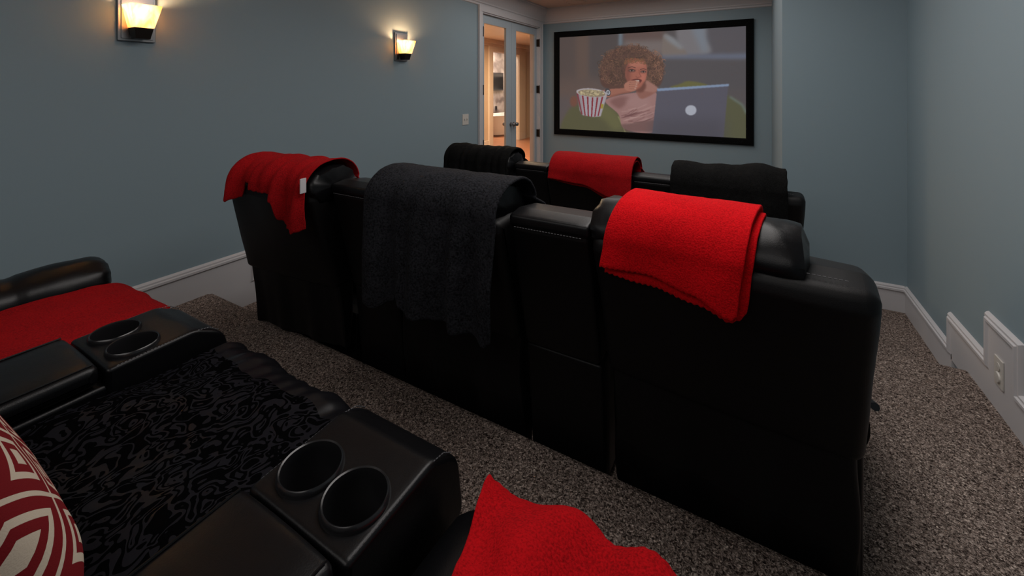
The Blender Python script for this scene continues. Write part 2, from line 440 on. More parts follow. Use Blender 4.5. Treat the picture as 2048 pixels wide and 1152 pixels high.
bm = bmesh.new()
D0, D1, DH = 4.235, 5.80, 2.455
box(bm, XL-0.14, XL, YB-0.1, D0, -0.1, 2.8); box(bm, XL-0.14, XL, D1, YF+0.14, -0.1, 2.8); box(bm, XL-0.14, XL, D0, D1, DH, 2.8)
struct('wall_left', bm, 'wall')
bm = bmesh.new(); box(bm, XL, XC+0.14, YF, YF+0.14, -0.1, 2.8); struct('wall_far', bm, 'wall')
bm = bmesh.new(); box(bm, XC, XR+0.14, YC, YF, -0.1, 2.8); struct('wall_bumpout', bm, 'wall')
bm = bmesh.new(); box(bm, XR, XR+0.14, YB-0.1, YC, -0.1, 2.8); struct('wall_right', bm, 'wall')
bm = bmesh.new(); box(bm, XL, XR, YB-0.14, YB, -0.1, 2.8); struct('wall_rear', bm, 'wall')
bm = bmesh.new(); box(bm, XL, XR, YB, YF, ZC, ZC+0.1); struct('ceiling', bm, 'ceil')

# crown moulding
cp = [(0, 0), (0.13, 0), (0.13, -0.018), (0.118, -0.022), (0.112, -0.05), (0.085, -0.085), (0.055, -0.125), (0.035, -0.165),
      (0.028, -0.175), (0.028, -0.185), (0.016, -0.195), (0.014, -0.215), (0, -0.222)]
bm = bmesh.new(); Z = Vector((0, 0, 1))
extr(bm, cp, [(Vector((XL, YB, ZC)), Vector((1, 0, 0)), Z), (Vector((XL, YF, ZC)), Vector((1, -1, 0)), Z)])
struct('trim_1', bm, 'trim')
bm = bmesh.new()
extr(bm, cp, [(Vector((XL, YF, ZC)), Vector((1, -1, 0)), Z), (Vector((XC, YF, ZC)), Vector((0, -1, 0)), Z)])
struct('trim_2', bm, 'trim')
bm = bmesh.new()
extr(bm, cp, [(Vector((XC, YC, ZC)), Vector((0, -1, 0)), Z), (Vector((XR, YC, ZC)), Vector((-1, -1, 0)), Z), (Vector((XR, YB, ZC)), Vector((-1, 0, 0)), Z)])
struct('trim_3', bm, 'trim')

# baseboards : board + cap moulding with vertical returns
cap = [(0, 0), (0.014, 0), (0.016, 0.006), (0.024, 0.012), (0.024, 0.024), (0.017, 0.028), (0.017, 0.037), (0.008, 0.044), (0, 0.046)]
def baseboard(name, plane_x, out, segs, capline):
    bm = bmesh.new()
    for (ya, yb, z0, z1) in segs:
        box(bm, min(plane_x, plane_x+out*0.014), max(plane_x, plane_x+out*0.014), ya, yb, z0, z1)
    O = Vector((out, 0, 0))
    path = []
    n = len(capline)
    for i, (y, z) in enumerate(capline):
        p = Vector((0, y, z)); dirs = []
        if i > 0: dirs.append((p-Vector((0, *capline[i-1]))).normalized())
        if i < n-1: dirs.append((Vector((0, *capline[i+1]))-p).normalized())
        ns = [Vector((0, -d.z, d.y)) for d in dirs]       # normal in the wall plane
        m = sum(ns, Vector()); m = m/ (m.length**2) * (2 if len(ns) == 2 else 1) if len(ns) == 2 else ns[0]
        path.append((Vector((plane_x, y, z)), O, m))
    extr(bm, cap, path)
    return struct(name, bm, 'trim', ang=25)
bh = 0.145
baseboard('baseboard_left', XL, 1, [(YB, 1.557, LC-.17, LC+bh), (1.557, 3.11, LB-.05, LB+bh), (3.11, D0-0.1, -.05, bh)],
          [(YB, LC+bh-.01), (1.54, LC+bh-.01), (1.54, LB+bh-.01), (3.10, LB+bh-.01), (3.10, bh-.01), (D0-.1, bh-.01)])
oy0, oy1, oz = 2.475, 2.68, 0.50
baseboard('baseboard_right', XR, -1, [(YB, EC+.05, LC-.05, LC+bh), (EC-.01, 3.10, LB-.05, LB+bh), (oy0, oy1, LB+bh, oz+.01), (3.09, YC, -.05, bh)],
          [(YC, bh-.01), (3.10, bh-.01), (3.10, LB+bh-.01), (oy1, LB+bh-.01), (oy1, oz), (oy0, oz), (oy0, LB+bh-.01), (EC+.2, LB+bh-.01), (EC+.2, LC+bh-.01), (YB, LC+bh-.01)][::-1])
def board_y(name, xa, xb, y, out, z0):
    bm = bmesh.new(); box(bm, xa, xb, min(y, y+out*.014), max(y, y+out*.014), z0-.02, z0+bh)
    extr(bm, cap, [(Vector((x, y, z0+bh-.01)), Vector((0, out, 0)), Z) for x in (xa, xb)])
    struct(name, bm, 'trim', ang=25)
board_y('baseboard_far', XL+.0, XC, YF, -1, 0)
board_y('baseboard_bumpout', XC, XR-.014, YC, -1, 0)
board_y('baseboard_rear', XL+.014, XR-.014, YB, 1, LC)
bm = bmesh.new(); box(bm, XC-.014, XC, YC-.014, YF-.014, -.02, bh)
extr(bm, cap, [(Vector((XC, y, bh-.01)), Vector((-1, 0, 0)), Z) for y in (YC-.02, YF-.014)])
struct('baseboard_return', bm, 'trim', ang=25)

# door casing and jamb
bm = bmesh.new()
cw = 0.085
def casing_leg(y0, y1, z0, z1):
    box(bm, XL, XL+.018, y0, y1, z0, z1, .004)
casing_leg(D0-cw, D0, 0, DH+.0); casing_leg(D1, D1+cw, 0, DH+.0); 
box(bm, XL, XL+.018, D0-cw, D1+cw, DH, DH+.075, .004)
box(bm, XL+.016, XL+.028, D0-cw, D0-cw+.022, 0, DH+.075, .004); box(bm, XL+.016, XL+.028, D1+cw-.022, D1+cw, 0, DH+.075, .004)
struct('trim_4', bm, 'trim')
bm = bmesh.new()
box(bm, XL-.15, XL+.002, D0-.001, D0+.014, 0, DH); box(bm, XL-.15, XL+.002, D1-.014, D1+.001, 0, DH); box(bm, XL-.15, XL+.002, D0, D1, DH-.014, DH+.001)
struct('trim_5', bm, 'trim')

# french door leaves
def knob(bm, x, y, z, out):
    lathe(bm, [(0.0, out*.0), (.028, out*.001), (.028, out*.008), (.012, out*.012), (.010, out*.035), (.022, out*.045), (.028, out*.06), (.022, out*.074), (.0, out*.078)], (x, y, z), 20, 'X')
def door_leaf(name, y0, y1, sl, sr, astragal):
    xf = XL-.035; xb = XL-.075; t, bt = 2.435, 0.26
    bm = bmesh.new()
    box(bm, xb, xf, y0, y0+sl, .01, t, .002); box(bm, xb, xf, y1-sr, y1, .01, t, .002)
    box(bm, xb, xf, y0+sl-.001, y1-sr+.001, t-.10, t, .002); box(bm, xb, xf, y0+sl-.001, y1-sr+.001, .01, bt, .002)
    for (a, b) in ((y0+sl, y0+sl+.010), (y1-sr-.010, y1-sr)): box(bm, xf-.014, xf-.004, a, b, bt, t-.10)
    d = struct(name, bm, 'door')
    bm = bmesh.new(); box(bm, (xf+xb)/2-.003, (xf+xb)/2+.003, y0+sl-.004, y1-sr+.004, bt-.004, t-.096); obj('glass_pane', bm, 'pane', d)
    ky = y1-.035 if astragal == 'l' else y0+.035
    bm = bmesh.new(); knob(bm, xf, ky, 1.05, 1); obj('door_knob', bm, 'chrome', d, label='round polished knob facing the theatre room')
    bm = bmesh.new(); knob(bm, xb, ky, 1.05, -1); obj('door_knob', bm, 'chrome', d, label='round polished knob on the hall side')
    hy = y0 if astragal == 'l' else y1
    for hz in (2.22, 1.52, .86, .25):
        bm = bmesh.new(); 
        yy = (hy-.012, hy+.006) if astragal == 'l' else (hy-.006, hy+.012)
        box(bm, xf-.002, XL+.012, yy[0], yy[1], hz-.055, hz+.055, .002)
        lathe(bm, [(.006, hz-.06), (.006, hz+.06)], (XL+.012, hy, 0), 10)
        obj('hinge', bm, 'bronze', d)
    return d
door_leaf('door_1', D0+.016, 5.022, .085, .135, 'l')
door_leaf('door_2', 5.026, D1-.016, .115, .055, 'r')

# ------------------------------------------------------------------ hall beyond the doors
HX = -6.0
bm = bmesh.new(); box(bm, -10.2, XL-.14, 3.4, 13.5, -.1, 0.0); struct('floor_hall', bm, 'planks')
bm = bmesh.new(); box(bm, HX-.15, HX, 3.4, 9.55, 0, 2.9); box(bm, HX-.15, HX, 11.0, 13.5, 0, 2.9); box(bm, HX-.15, HX, 9.55, 11.0, 2.50, 2.9); struct('wall_hall_side', bm, 'cream')
bm = bmesh.new(); box(bm, HX, XL-.14, 3.3, 3.4, 0, 2.9); struct('wall_hall_near', bm, 'cream')
bm = bmesh.new(); box(bm, -4.55, XL-.14, 9.7, 9.85, 0, 2.9); box(bm, -10.2, XL-.14, 13.4, 13.5, 0, 2.9); struct('wall_hall_end', bm, 'cream')
bm = bmesh.new(); box(bm, HX, XL-.14, 3.4, 13.5, 2.80, 2.9); struct('ceiling_hall', bm, 'hall_white')
bm = bmesh.new(); box(bm, -5.5, -3.9, 6.2, 8.6, 2.775, 2.80, .01); box(bm, -5.3, -4.1, 6.4, 8.4, 2.76, 2.78, .01); struct('trim_6', bm, 'white')
bm = bmesh.new()
box(bm, HX, HX+.03, 9.35, 9.55, 0, 2.50, .006); box(bm, HX, HX+.03, 11.0, 11.4, 0, 2.50, .006); box(bm, HX, HX+.03, 9.35, 11.4, 2.50, 2.66, .006)
box(bm, HX-.15, HX, 9.54, 9.56, 0, 2.5); box(bm, HX-.15, HX, 10.99, 11.01, 0, 2.5)
box(bm, HX, HX+.10, 3.4, 13.4, 2.70, 2.80, .01); box(bm, HX, HX+.05, 3.4, 13.4, 2.64, 2.71, .006); box(bm, HX, HX+.02, 3.4, 9.35, 0, .16, .004)
struct('trim_7', bm, 'hall_white')
# tiled bathroom beyond the cased opening
bm = bmesh.new(); box(bm, -7.8, -7.7, 8.0, 13.4, 0, 3.2); box(bm, -7.7, HX-.15, 13.38, 13.4, 0, 3.2); struct('wall_bath', bm, 'marble')
bm = bmesh.new(); box(bm, -7.7, HX-.15, 8.0, 8.1, 0, 3.2); struct('wall_bath_side', bm, 'cream')
bm = bmesh.new(); box(bm, -7.8, HX-.15, 8.0, 13.4, 3.1, 3.2); struct('ceiling_bath', bm, 'hall_white')

def P2(px, X):   # helper used while measuring: world point on plane x = X seen at column px
    u = (px-1024)/850; s, c = math.sin(math.radians(29.5)), math.cos(math.radians(29.5))
    dx, dy = -s+u*c, c+u*s
    t = X/dx
    return dy*t, t
def ZP(py, t): return 1.555-(py-174)/850*t
ya, ta = P2(984, -7.69); yb, tb = P2(1001, -7.69)
t = thing('wall_television', 'black television hung on the tiled wall seen through the left door glass', 'television', (-7.69, (ya+yb)/2, (ZP(145, ta)+ZP(181, ta))/2))
hw, hh = (yb-ya)/2+.1, (ZP(145, ta)-ZP(181, ta))/2
bm = bmesh.new(); box(bm, 0.0, .06, -hw, hw, -hh, hh, .01); obj('housing', bm, 'darkart', t)
bm = bmesh.new(); box(bm, .06, .064, -hw+.04, hw-.04, -hh+.04, hh-.04); obj('screen', bm, 'plastic', t)
yc_, tc_ = P2(992, -7.69)
t = thing('wall_control', 'small dark control plate on the tiled wall below the television', 'switch', (-7.69, yc_, ZP(216, tc_)))
bm = bmesh.new(); box(bm, 0, .015, -.06, .06, -.07, .07, .004); obj('plate', bm, 'dark', t)
bm = bmesh.new(); box(bm, .015, .022, -.025, .025, -.03, .03, .003); obj('button', bm, 'bronze', t)
# bathtub
t = thing('bathtub', 'white freestanding bathtub beyond the hall opening', 'bathtub', (-7.1, 12.05, 0))
bm = bmesh.new()
tp = []
for k, (sc_, z) in enumerate([(.60, .0), (.72, .05), (.82, .3), (.95, .60), (1.0, .66), (.97, .68), (.92, .66), (.80, .35), (.6, .16), (0.02, .15)]):
    tp.append([bm.verts.new((.42*sc_*math.cos(a*2*PI/40), 1.05*sc_*math.sin(a*2*PI/40), z)) for a in range(40)])
for a, b in zip(tp, tp[1:]):
    for i in range(40): bm.faces.new((a[i], a[(i+1) % 40], b[(i+1) % 40], b[i]))
bm.faces.new(tp[0][::-1]); bm.faces.new(tp[-1]); obj('basin', bm, 'white', t)
bm = bmesh.new(); tube(bm, [(.1, .98, .66), (.1, .98, .82), (.08, .9, .88), (.06, .82, .86)], .015); obj('faucet', bm, 'chrome', t)
bm = bmesh.new(); lathe(bm, [(0, .151), (.03, .151), (.03, .155), (0, .155)], (0, 0, 0), 16); obj('drain', bm, 'chrome', t)
# shelves with ornaments, seen in the right door glass
ys0, ts0 = P2(1030, -7.9); ys1, _ = P2(1046, -7.9)
t = thing('wall_shelf', 'white open shelving niche seen through the right door glass', 'shelf', (-7.2, 13.05, 0), -PI/2)
zs = [1.98, 1.29]
bm = bmesh.new(); box(bm, -.32, -.28, -.45, .45, .75, 2.75); obj('back_board', bm, 'vase', t)
for z in zs:
    bm = bmesh.new(); box(bm, -.28, 0, -.45, .45, z-.06, z+.06, .006); obj('shelf_board', bm, 'white', t)
bm = bmesh.new(); box(bm, -.32, 0, .45, .50, .75, 2.75, .004); box(bm, -.32, 0, -.5, -.45, .75, 2.75, .004); obj('side_board', bm, 'white', t)
for i, (yy, z, lab, prof) in enumerate([
    (-.12, zs[0]+.062, 'tall grey vase on the upper shelf beyond the right door', [(.0, 0), (.05, 0), (.08, .12), (.05, .28), (.03, .34), (.06, .40), (.0, .40)]),
    (.12, zs[0]+.062, 'white bottle beside the tall grey vase on the upper shelf', [(.0, 0), (.045, 0), (.05, .2), (.02, .26), (.02, .33), (0, .33)]),
    (-.10, zs[1]+.062, 'round scrolled ornament on the lower shelf beyond the right door', [(.0, 0), (.04, 0), (.03, .06), (.09, .16), (.09, .22), (.03, .32), (0, .33)]),
    (.12, zs[1]+.062, 'small pale jar beside the round ornament on the lower shelf', [(.0, 0), (.05, 0), (.07, .1), (.05, .2), (.055, .24), (0, .24)])]):
    bm = bmesh.new(); lathe(bm, prof, (0, 0, 0), 20)
    o = obj(['tall_vase', 'bottle', 'ornament', 'jar'][i], bm, ['vase', 'white', 'bronze', 'white'][i]); o.location = (-7.2+yy, 13.05+.14, z)
    tag(o, lab, ['vase', 'bottle', 'ornament', 'jar'][i])

# ------------------------------------------------------------------ projector screen with its picture
def homography(src, dst):
    A = []
    for (x, y), (u, v) in zip(src, dst):
        A.append([x, y, 1, 0, 0, 0, -u*x, -u*y, u]); A.append([0, 0, 0, x, y, 1, -v*x, -v*y, v])
    A = np.array(A, float); h = np.linalg.solve(A[:, :8], A[:, 8]); return np.append(h, 1).reshape(3, 3)
def paint_picture(W, H):
    rs = np.random.RandomState(3)
    Hm = homography([(45, 195), (1628, 92), (1632, 1065), (45, 975)], [(0, 0), (1, 0), (1, 1), (0, 1)])
    def mp(pts):
        p = np.array([[x, y, 1] for x, y in pts]) @ Hm.T
        return p[:, :2]/p[:, 2:3]*np.array([W, H])
    yy, xx = np.mgrid[0:H, 0:W].astype(float); xx += .5; yy += .5
    img = np.zeros((H, W, 3)); 
    def col(c): return np.array(c)/255.
    def blur(m, r):
        if r < 0.6: return m
        k = int(r)*2+1
        for _ in range(2):
            for ax in (0, 1):
                pad = [(0, 0), (0, 0)]; pad[ax] = (k//2+1, k//2)
                cs = np.cumsum(np.pad(m, pad, mode='edge'), axis=ax)
                m = (cs[k:, :]-cs[:-k, :])/k if ax == 0 else (cs[:, k:]-cs[:, :-k])/k
        return m
    def poly_mask(pts):
        P = mp(pts); m = np.zeros((H, W), bool); n = len(P)
        for i in range(n):
            x1, y1 = P[i-1]; x2, y2 = P[i]
            if y1 == y2: continue
            c = ((yy >= min(y1, y2)) & (yy < max(y1, y2))) & (xx < (x2-x1)*(yy-y1)/(y2-y1)+x1); m ^= c
        return m.astype(float)
    def put(m, c, a=1.0, soft=0):
        m = blur(m, soft)*a; c = col(c) if not isinstance(c, np.ndarray) or c.ndim == 1 else c
        img[:] = img*(1-m[..., None]) + (c if c.ndim == 3 else c[None, None])*m[..., None]
    def poly(pts, c, soft=1, a=1.0): put(poly_mask(pts), c, a, soft)
    def smooth(pts, n=8):
        out = []; N_ = len(pts)
        for i in range(N_):
            p0, p1, p2, p3 = [np.array(pts[(i+k) % N_], float) for k in (-1, 0, 1, 2)]
            for k in range(n):
                t = k/n; out.append(tuple(.5*((2*p1)+(p2-p0)*t+(2*p0-5*p1+4*p2-p3)*t*t+(3*p1-p0-3*p2+p3)*t**3)))
        return out
    def blob(pts, c, soft=1, a=1.0): poly(smooth(pts), c, soft, a)
    def ell(cx, cy, rx, ry, c, soft=1, a=1.0, rot=0):
        cr, sr = math.cos(rot), math.sin(rot)
        poly([(cx+rx*math.cos(t)*cr-ry*math.sin(t)*sr, cy+rx*math.cos(t)*sr+ry*math.sin(t)*cr) for t in np.linspace(0, 2*PI, 28, endpoint=False)], c, soft, a)
    def line(pts, wd, c, soft=0, a=1.0):
        for (x1, y1), (x2, y2) in zip(pts, pts[1:]):
            d = np.array([y1-y2, x2-x1], float); d /= max(np.linalg.norm(d), 1e-6); d *= wd/2
            poly([(x1+d[0], y1+d[1]), (x2+d[0], y2+d[1]), (x2-d[0], y2-d[1]), (x1-d[0], y1-d[1])], c, soft, a)
    # blurred living room behind
    img[:] = col((84, 78, 80))
    poly([(0, 150), (300, 150), (300, 700), (0, 760)], (84, 71, 68), 14); poly([(180, 150), (300, 140), (290, 560), (190, 560)], (97, 78, 70), 10)
    poly([(300, 150), (560, 140), (560, 560), (300, 580)], (76, 68, 68), 8)
    poly([(0, 560), (420, 540), (420, 1000), (0, 1000)], (98, 80, 74), 24); poly([(0, 700), (180, 700), (120, 1000), (0, 1000)], (92, 82, 82), 16)
    poly([(575, 150), (930, 110), (930, 240), (600, 260)], (96, 76, 72), 8); poly([(590, 225), (930, 215), (930, 340), (760, 330), (590, 280)], (120, 108, 106), 9)
    poly([(545, 140), (575, 140), (575, 260), (540, 270)], (110, 122, 134), 4)
    poly([(1260, 90), (1660, 80), (1660, 350), (1300, 350)], (86, 82, 88), 8)
    blob([(1040, 110), (1265, 95), (1285, 200), (1330, 320), (1180, 350), (1080, 320)], (122, 118, 122), 5)
    poly([(1150, 90), (1275, 90), (1300, 240), (1310, 320), (1250, 320)], (125, 140, 156), 8, .6)
    blob([(925, 170), (990, 190), (1080, 270), (1130, 350), (1030, 360), (915, 350)], (124, 112, 106), 3)
    blob([(925, 170), (1010, 195), (1090, 280), (1060, 290), (960, 220)], (138, 144, 152), 5, .8)
    poly([(900, 350), (1660, 330), (1660, 385), (900, 380)], (104, 112, 134), 6); poly([(900, 385), (1660, 390), (1660, 640), (900, 640)], (80, 76, 80), 10)
    # green beanbag
    blob([(60, 1010), (100, 850), (190, 770), (420, 760), (530, 830), (600, 930), (620, 1040), (300, 1050)], (88, 86, 58), 4)
    blob([(300, 830), (430, 775), (530, 850), (580, 960), (500, 985), (420, 900)], (108, 106, 66), 8, .8)
    line([(540, 870), (585, 960), (600, 1010)], 10, (150, 148, 100), 1, .8)
    blob([(1440, 720), (1490, 700), (1590, 760), (1640, 850), (1660, 1080), (1400, 1080)], (86, 86, 60), 4)
    line([(1490, 702), (1600, 775), (1640, 860)], 14, (120, 142, 146), 3, .7)
    blob([(980, 625), (1070, 590), (1130, 568), (1240, 582), (1300, 610), (1180, 640)], (104, 101, 56), 2)
    # torso
    blob([(430, 740), (540, 690), (700, 665), (850, 660), (880, 760), (850, 1000), (600, 980), (540, 850)], (166, 122, 118), 1)
    blob([(470, 740), (560, 700), (640, 720), (560, 800), (520, 790)], (128, 84, 80), 5, .8)
    blob([(600, 740), (700, 690), (790, 720), (800, 790), (680, 800)], (172, 130, 126), 7, .8)
    for k in range(26):
        x0 = 560+rs.rand()*120; y0 = 800+rs.rand()*150; x1 = x0+100+rs.rand()*130; y1 = y0-30-rs.rand()*50
        line([(x0, y0), ((x0+x1)/2, (y0+y1)/2+12), (x1, y1)], 5, [(104, 62, 64), (196, 156, 150)][k % 2], 1, .75)
    poly([(560, 940), (850, 900), (850, 1005), (600, 1000)], (104, 74, 72), 3, .7)
    blob([(700, 640), (760, 620), (860, 640), (850, 670), (745, 720), (700, 680)], (150, 96, 84), 2)
    # hair
    hair = smooth([(400, 420), (430, 350), (520, 290), (640, 262), (760, 285), (860, 350), (925, 430), (915, 560), (870, 620), (780, 590), (740, 640), (600, 640), (480, 640), (400, 600), (385, 500)])
    put(poly_mask(hair), (88, 58, 50), 1, 2)
    Hp = np.array(hair)
    for k in range(950):
        a = rs.rand()*2*PI; r = math.sqrt(rs.rand())*1.04
        x = 655+272*r*math.cos(a); y = 452+192*r*math.sin(a)
        if y > 610: continue
        b_ = 0.42+.70*rs.rand()*(0.40+0.65*r)
        c = tuple(np.clip(np.array([132, 92, 72])*b_*(1.12 if x > 760 else 1.0), 0, 255))
        rr = 7+rs.rand()*9
        aa = rs.rand()*6.28
        pts = [(x+rr*math.cos(aa+q)*(1+.3*q/3), y+rr*math.sin(aa+q)*(1+.3*q/3)) for q in np.linspace(0, 3.6, 6)]
        line(pts, 4.5, c, 0, .75)
    # face
    blob([(620, 420), (690, 385), (760, 400), (782, 450), (778, 530), (745, 610), (700, 645), (640, 600), (600, 520)], (172, 98, 80), 1)
    blob([(600, 430), (640, 430), (640, 560), (650, 620), (605, 560)], (118, 64, 54), 6, .75)
    blob([(650, 400), (740, 395), (760, 440), (690, 450), (640, 440)], (190, 118, 96), 5, .7)
    blob([(720, 510), (765, 500), (770, 560), (730, 575)], (205, 118, 98), 5, .7)
    for (cx, cy, s) in ((655, 478, 1), (752, 488, .8)):
        ell(cx, cy, 34*s, 15*s, (100, 58, 50), 1, .8); ell(cx, cy, 20*s, 6*s, (176, 150, 140), 0, .8); ell(cx, cy, 9*s, 7*s, (40, 26, 26), 0)
        line([(cx-24*s, cy-3), (cx, cy-9*s), (cx+24*s, cy-2)], 5, (40, 24, 24), 0, .9)
        line([(cx-34*s, cy-22*s), (cx, cy-34*s), (cx+32*s, cy-24*s)], 7, (80, 44, 38), 0, .85)
    line([(715, 470), (722, 510), (735, 530), (700, 538), (688, 525)], 6, (128, 66, 54), 1, .8)
    blob([(650, 560), (700, 548), (740, 560), (715, 590), (670, 590)], (96, 40, 38), 1)
    blob([(680, 563), (715, 560), (712, 575), (684, 577)], (210, 190, 178), 0)
    blob([(745, 640), (765, 600), (775, 565), (800, 570), (880, 630), (850, 662), (780, 655)], (168, 116, 104), 2); blob([(690, 650), (735, 615), (762, 575), (775, 620), (740, 665)], (112, 64, 54), 3)
    for k in range(90):
        x = 590+rs.rand()*180; y = 375+rs.rand()*35+ (x-680)**2*.0012
        rr = 8; aa = rs.rand()*6.28
        line([(x+rr*math.cos(aa+q), y+rr*math.sin(aa+q)) for q in np.linspace(0, 4, 6)], 5, (110+40*rs.rand(), 72+20*rs.rand(), 56), 0, .8)
    # arm and hand
    blob([(390, 655), (470, 635), (600, 625), (650, 600), (690, 640), (640, 665), (560, 680), (480, 705), (410, 700)], (166, 104, 86), 1)
    line([(470, 700), (560, 676), (650, 660)], 10, (120, 66, 56), 2, .6)
    blob([(590, 600), (625, 570), (680, 562), (720, 575), (715, 590), (700, 600), (710, 615), (690, 628), (690, 645), (640, 655), (600, 640)], (182, 118, 98), 1)
    for q in (0, 1, 2, 3):
        line([(632, 578+q*19), (690, 574+q*20)], 3, (118, 68, 58), 0, .8); ell(700-q*5, 574+q*19, 9, 6, (200, 150, 134), 0, .8)
    ell(452, 662, 24, 34, (66, 62, 66), 0, 1, -.3); ell(455, 664, 16, 21, (176, 178, 186), 0, 1, -.3); ell(455, 664, 9, 12, (110, 112, 120), 0)
    # popcorn tub
    ell(165, 740, 32, 46, (120, 74, 60), 3)
    poly([(190, 645), (446, 690), (392, 870), (330, 875), (240, 860), (215, 820)], (176, 168, 176), 1)
    top = [(188+i*(446-188)/12, 672+14*math.sin(i/12*PI)+10*i/12) for i in range(13)]
    bot = [(228+i*(392-228)/12, 852+18*math.sin(i/12*PI)+6*i/12) for i in range(13)]
    for i in range(0, 12, 2):
        poly([top[i], ((top[i][0]+top[i+1][0])/2+4, top[i][1]+2), ((bot[i][0]+bot[i+1][0])/2+4, bot[i][1]), bot[i]], (140, 42, 54), 0)
    poly([(190, 660), (215, 660), (245, 860), (225, 850)], (110, 90, 96), 5, .5)
    ell(316, 668, 130, 38, (190, 182, 186), 1, 1, .09); ell(316, 672, 116, 30, (150, 128, 104), 1, 1, .09)
    for k in range(130):
        a = rs.rand()*6.28; r = rs.rand()**.5
        ell(316+104*r*math.cos(a), 668+26*r*math.sin(a), 9, 6, tuple(np.array([196, 178, 138])*(.65+.5*rs.rand())), 0, .85)
    poly([(395, 760), (418, 768), (408, 805), (392, 800)], (168, 148, 50), 1)
    # laptop
    poly([(870, 640), (1478, 600), (1436, 1080), (824, 1080)], (86, 84, 98), 1)
    poly([(840, 900), (1450, 900), (1436, 1080), (820, 1080)], (72, 70, 80), 20, .7)
    poly([(868, 632), (1484, 592), (1484, 612), (872, 655)], (134, 154, 186), 1)
    ell(1158, 819, 48, 44, (184, 188, 202), 1)
    img[:] = img*(1+(rs.rand(H, W, 1)-.5)*.03)
    img[:] = img*.86+.045
    return np.clip(img, 0, 1)
SXL, SXR, SZ0, SZ1 = -2.615, 0.015, 0.842, 2.385
t = thing('projection_screen', 'wall mounted cinema screen showing a woman eating popcorn at a laptop', 'projector screen', ((SXL+SXR)/2, YF, (SZ0+SZ1)/2))
hw, hh, fw = (SXR-SXL)/2, (SZ1-SZ0)/2, .085
bm = bmesh.new()
fp = [(0, 0), (0, .035), (.015, .042), (fw-.012, .042), (fw, .030), (fw, 0)]
ringp = []
for (sx, sz) in ((-1, -1), (1, -1), (1, 1), (-1, 1)):
    ringp.append([bm.verts.new((sx*(hw-p[0]), -p[1]-.001, sz*(hh-p[0]))) for p in fp])
for i in range(4):
    a, b = ringp[i], ringp[(i+1) % 4]
    for k in range(len(fp)): bm.faces.new((a[k], a[(k+1) % len(fp)], b[(k+1) % len(fp)], b[k]))
obj('frame', bm, 'frame', t)
W_, H_ = 620, 350
pic = paint_picture(W_, H_)
xs = np.linspace(-hw+fw-.002, hw-fw+.002, W_+1); zs_ = np.linspace(hh-fw+.002, -hh+fw-.002, H_+1)
vx, vz = np.meshgrid(xs, zs_); verts = np.stack([vx.ravel(), np.full(vx.size, -.02), vz.ravel()], 1)
ii = np.arange(H_)[:, None]*(W_+1)+np.arange(W_)[None]
faces = np.stack([ii, ii+W_+1, ii+W_+2, ii+1], -1).reshape(-1, 4)
me = bpy.data.meshes.new('picture'); me.from_pydata(verts.tolist(), [], faces.tolist())
ca = me.color_attributes.new('pic', 'FLOAT_COLOR', 'CORNER')
lin = np.where(pic <= .04045, pic/12.92, ((pic+.055)/1.055)**2.4)
cols = np.concatenate([lin.reshape(-1, 3), np.ones((W_*H_, 1))], 1)
ca.data.foreach_set('color', np.repeat(cols, 4, axis=0).astype(np.float32).ravel())
m, nt, b = new_mat('projected_picture')
at = N(nt, 'ShaderNodeAttribute'); at.attribute_name = 'pic'
b.inputs['Base Color'].default_value = (.02, .02, .02, 1); b.inputs['Roughness'].default_value = .8
L(nt, at.outputs['Color'], b.inputs['Emission Color']); b.inputs['Emission Strength'].default_value = 0.8
me.materials.append(m); o = bpy.data.objects.new('picture', me); C.objects.link(o); o.parent = t
o['label'] = 'projected picture of a curly haired woman with popcorn bucket and laptop'

# ------------------------------------------------------------------ wall and ceiling fittings
def sconce(y, label):
    t = thing('wall_sconce', label, 'wall lamp', (XL, y, 1.92), group='sconces on the left wall')
    bm = bmesh.new(); box(bm, 0, .016, -.078, .078, -.128, .128, .004); box(bm, .014, .022, -.066, .066, -.116, .116, .003); obj('back_plate', bm, 'chrome', t)
    bm = bmesh.new(); box(bm, .02, .05, -.03, .03, -.115, -.07, .004); obj('arm', bm, 'chrome', t)
    def frustum(bm, z0, z1, hy0, hy1, xa0, xb0, xa1, xb1, cap=True):
        a = [bm.verts.new((x, yy, z0)) for x, yy in ((xa0, -hy0), (xb0, -hy0), (xb0, hy0), (xa0, hy0))]
        c = [bm.verts.new((x, yy, z1)) for x, yy in ((xa1, -hy1), (xb1, -hy1), (xb1, hy1), (xa1, hy1))]
        for i in range(4): bm.faces.new((a[i], a[(i+1) % 4], c[(i+1) % 4], c[i]))
        bm.faces.new(a[::-1])
        if cap: bm.faces.new(c)
    bm = bmesh.new(); frustum(bm, -.118, -.062, .030, .040, .032, .088, .026, .100); obj('lamp_holder', bm, 'bronze', t)
    bm = bmesh.new()
    for (d) in (0, .004):
        frustum(bm, -.060+d, .055, .042-d, .066-d, .024+d, .104-d, .022+d, .132-d, cap=False)
    obj('glass_shade', bm, 'amber', t)
    bm = bmesh.new(); lathe(bm, [(0, -.054), (.010, -.054), (.010, -.04), (.021, -.015), (.021, .0), (.012, .018), (0, .022)], (.068, 0, 0), 16); obj('bulb', bm, 'bulb', t)
    l = bpy.data.lights.new('sconce_light', 'POINT'); l.energy = 10.0; l.color = (1.0, .56, .28); l.shadow_soft_size = .018
    lo = bpy.data.objects.new('sconce_light', l); C.objects.link(lo); lo.parent = t; lo.location = (.070, 0, .030)
sconce(.967, 'lit amber glass sconce nearest the camera, cut by the top of the photo')
sconce(2.885, 'lit amber glass sconce nearer the french doors on the left wall')

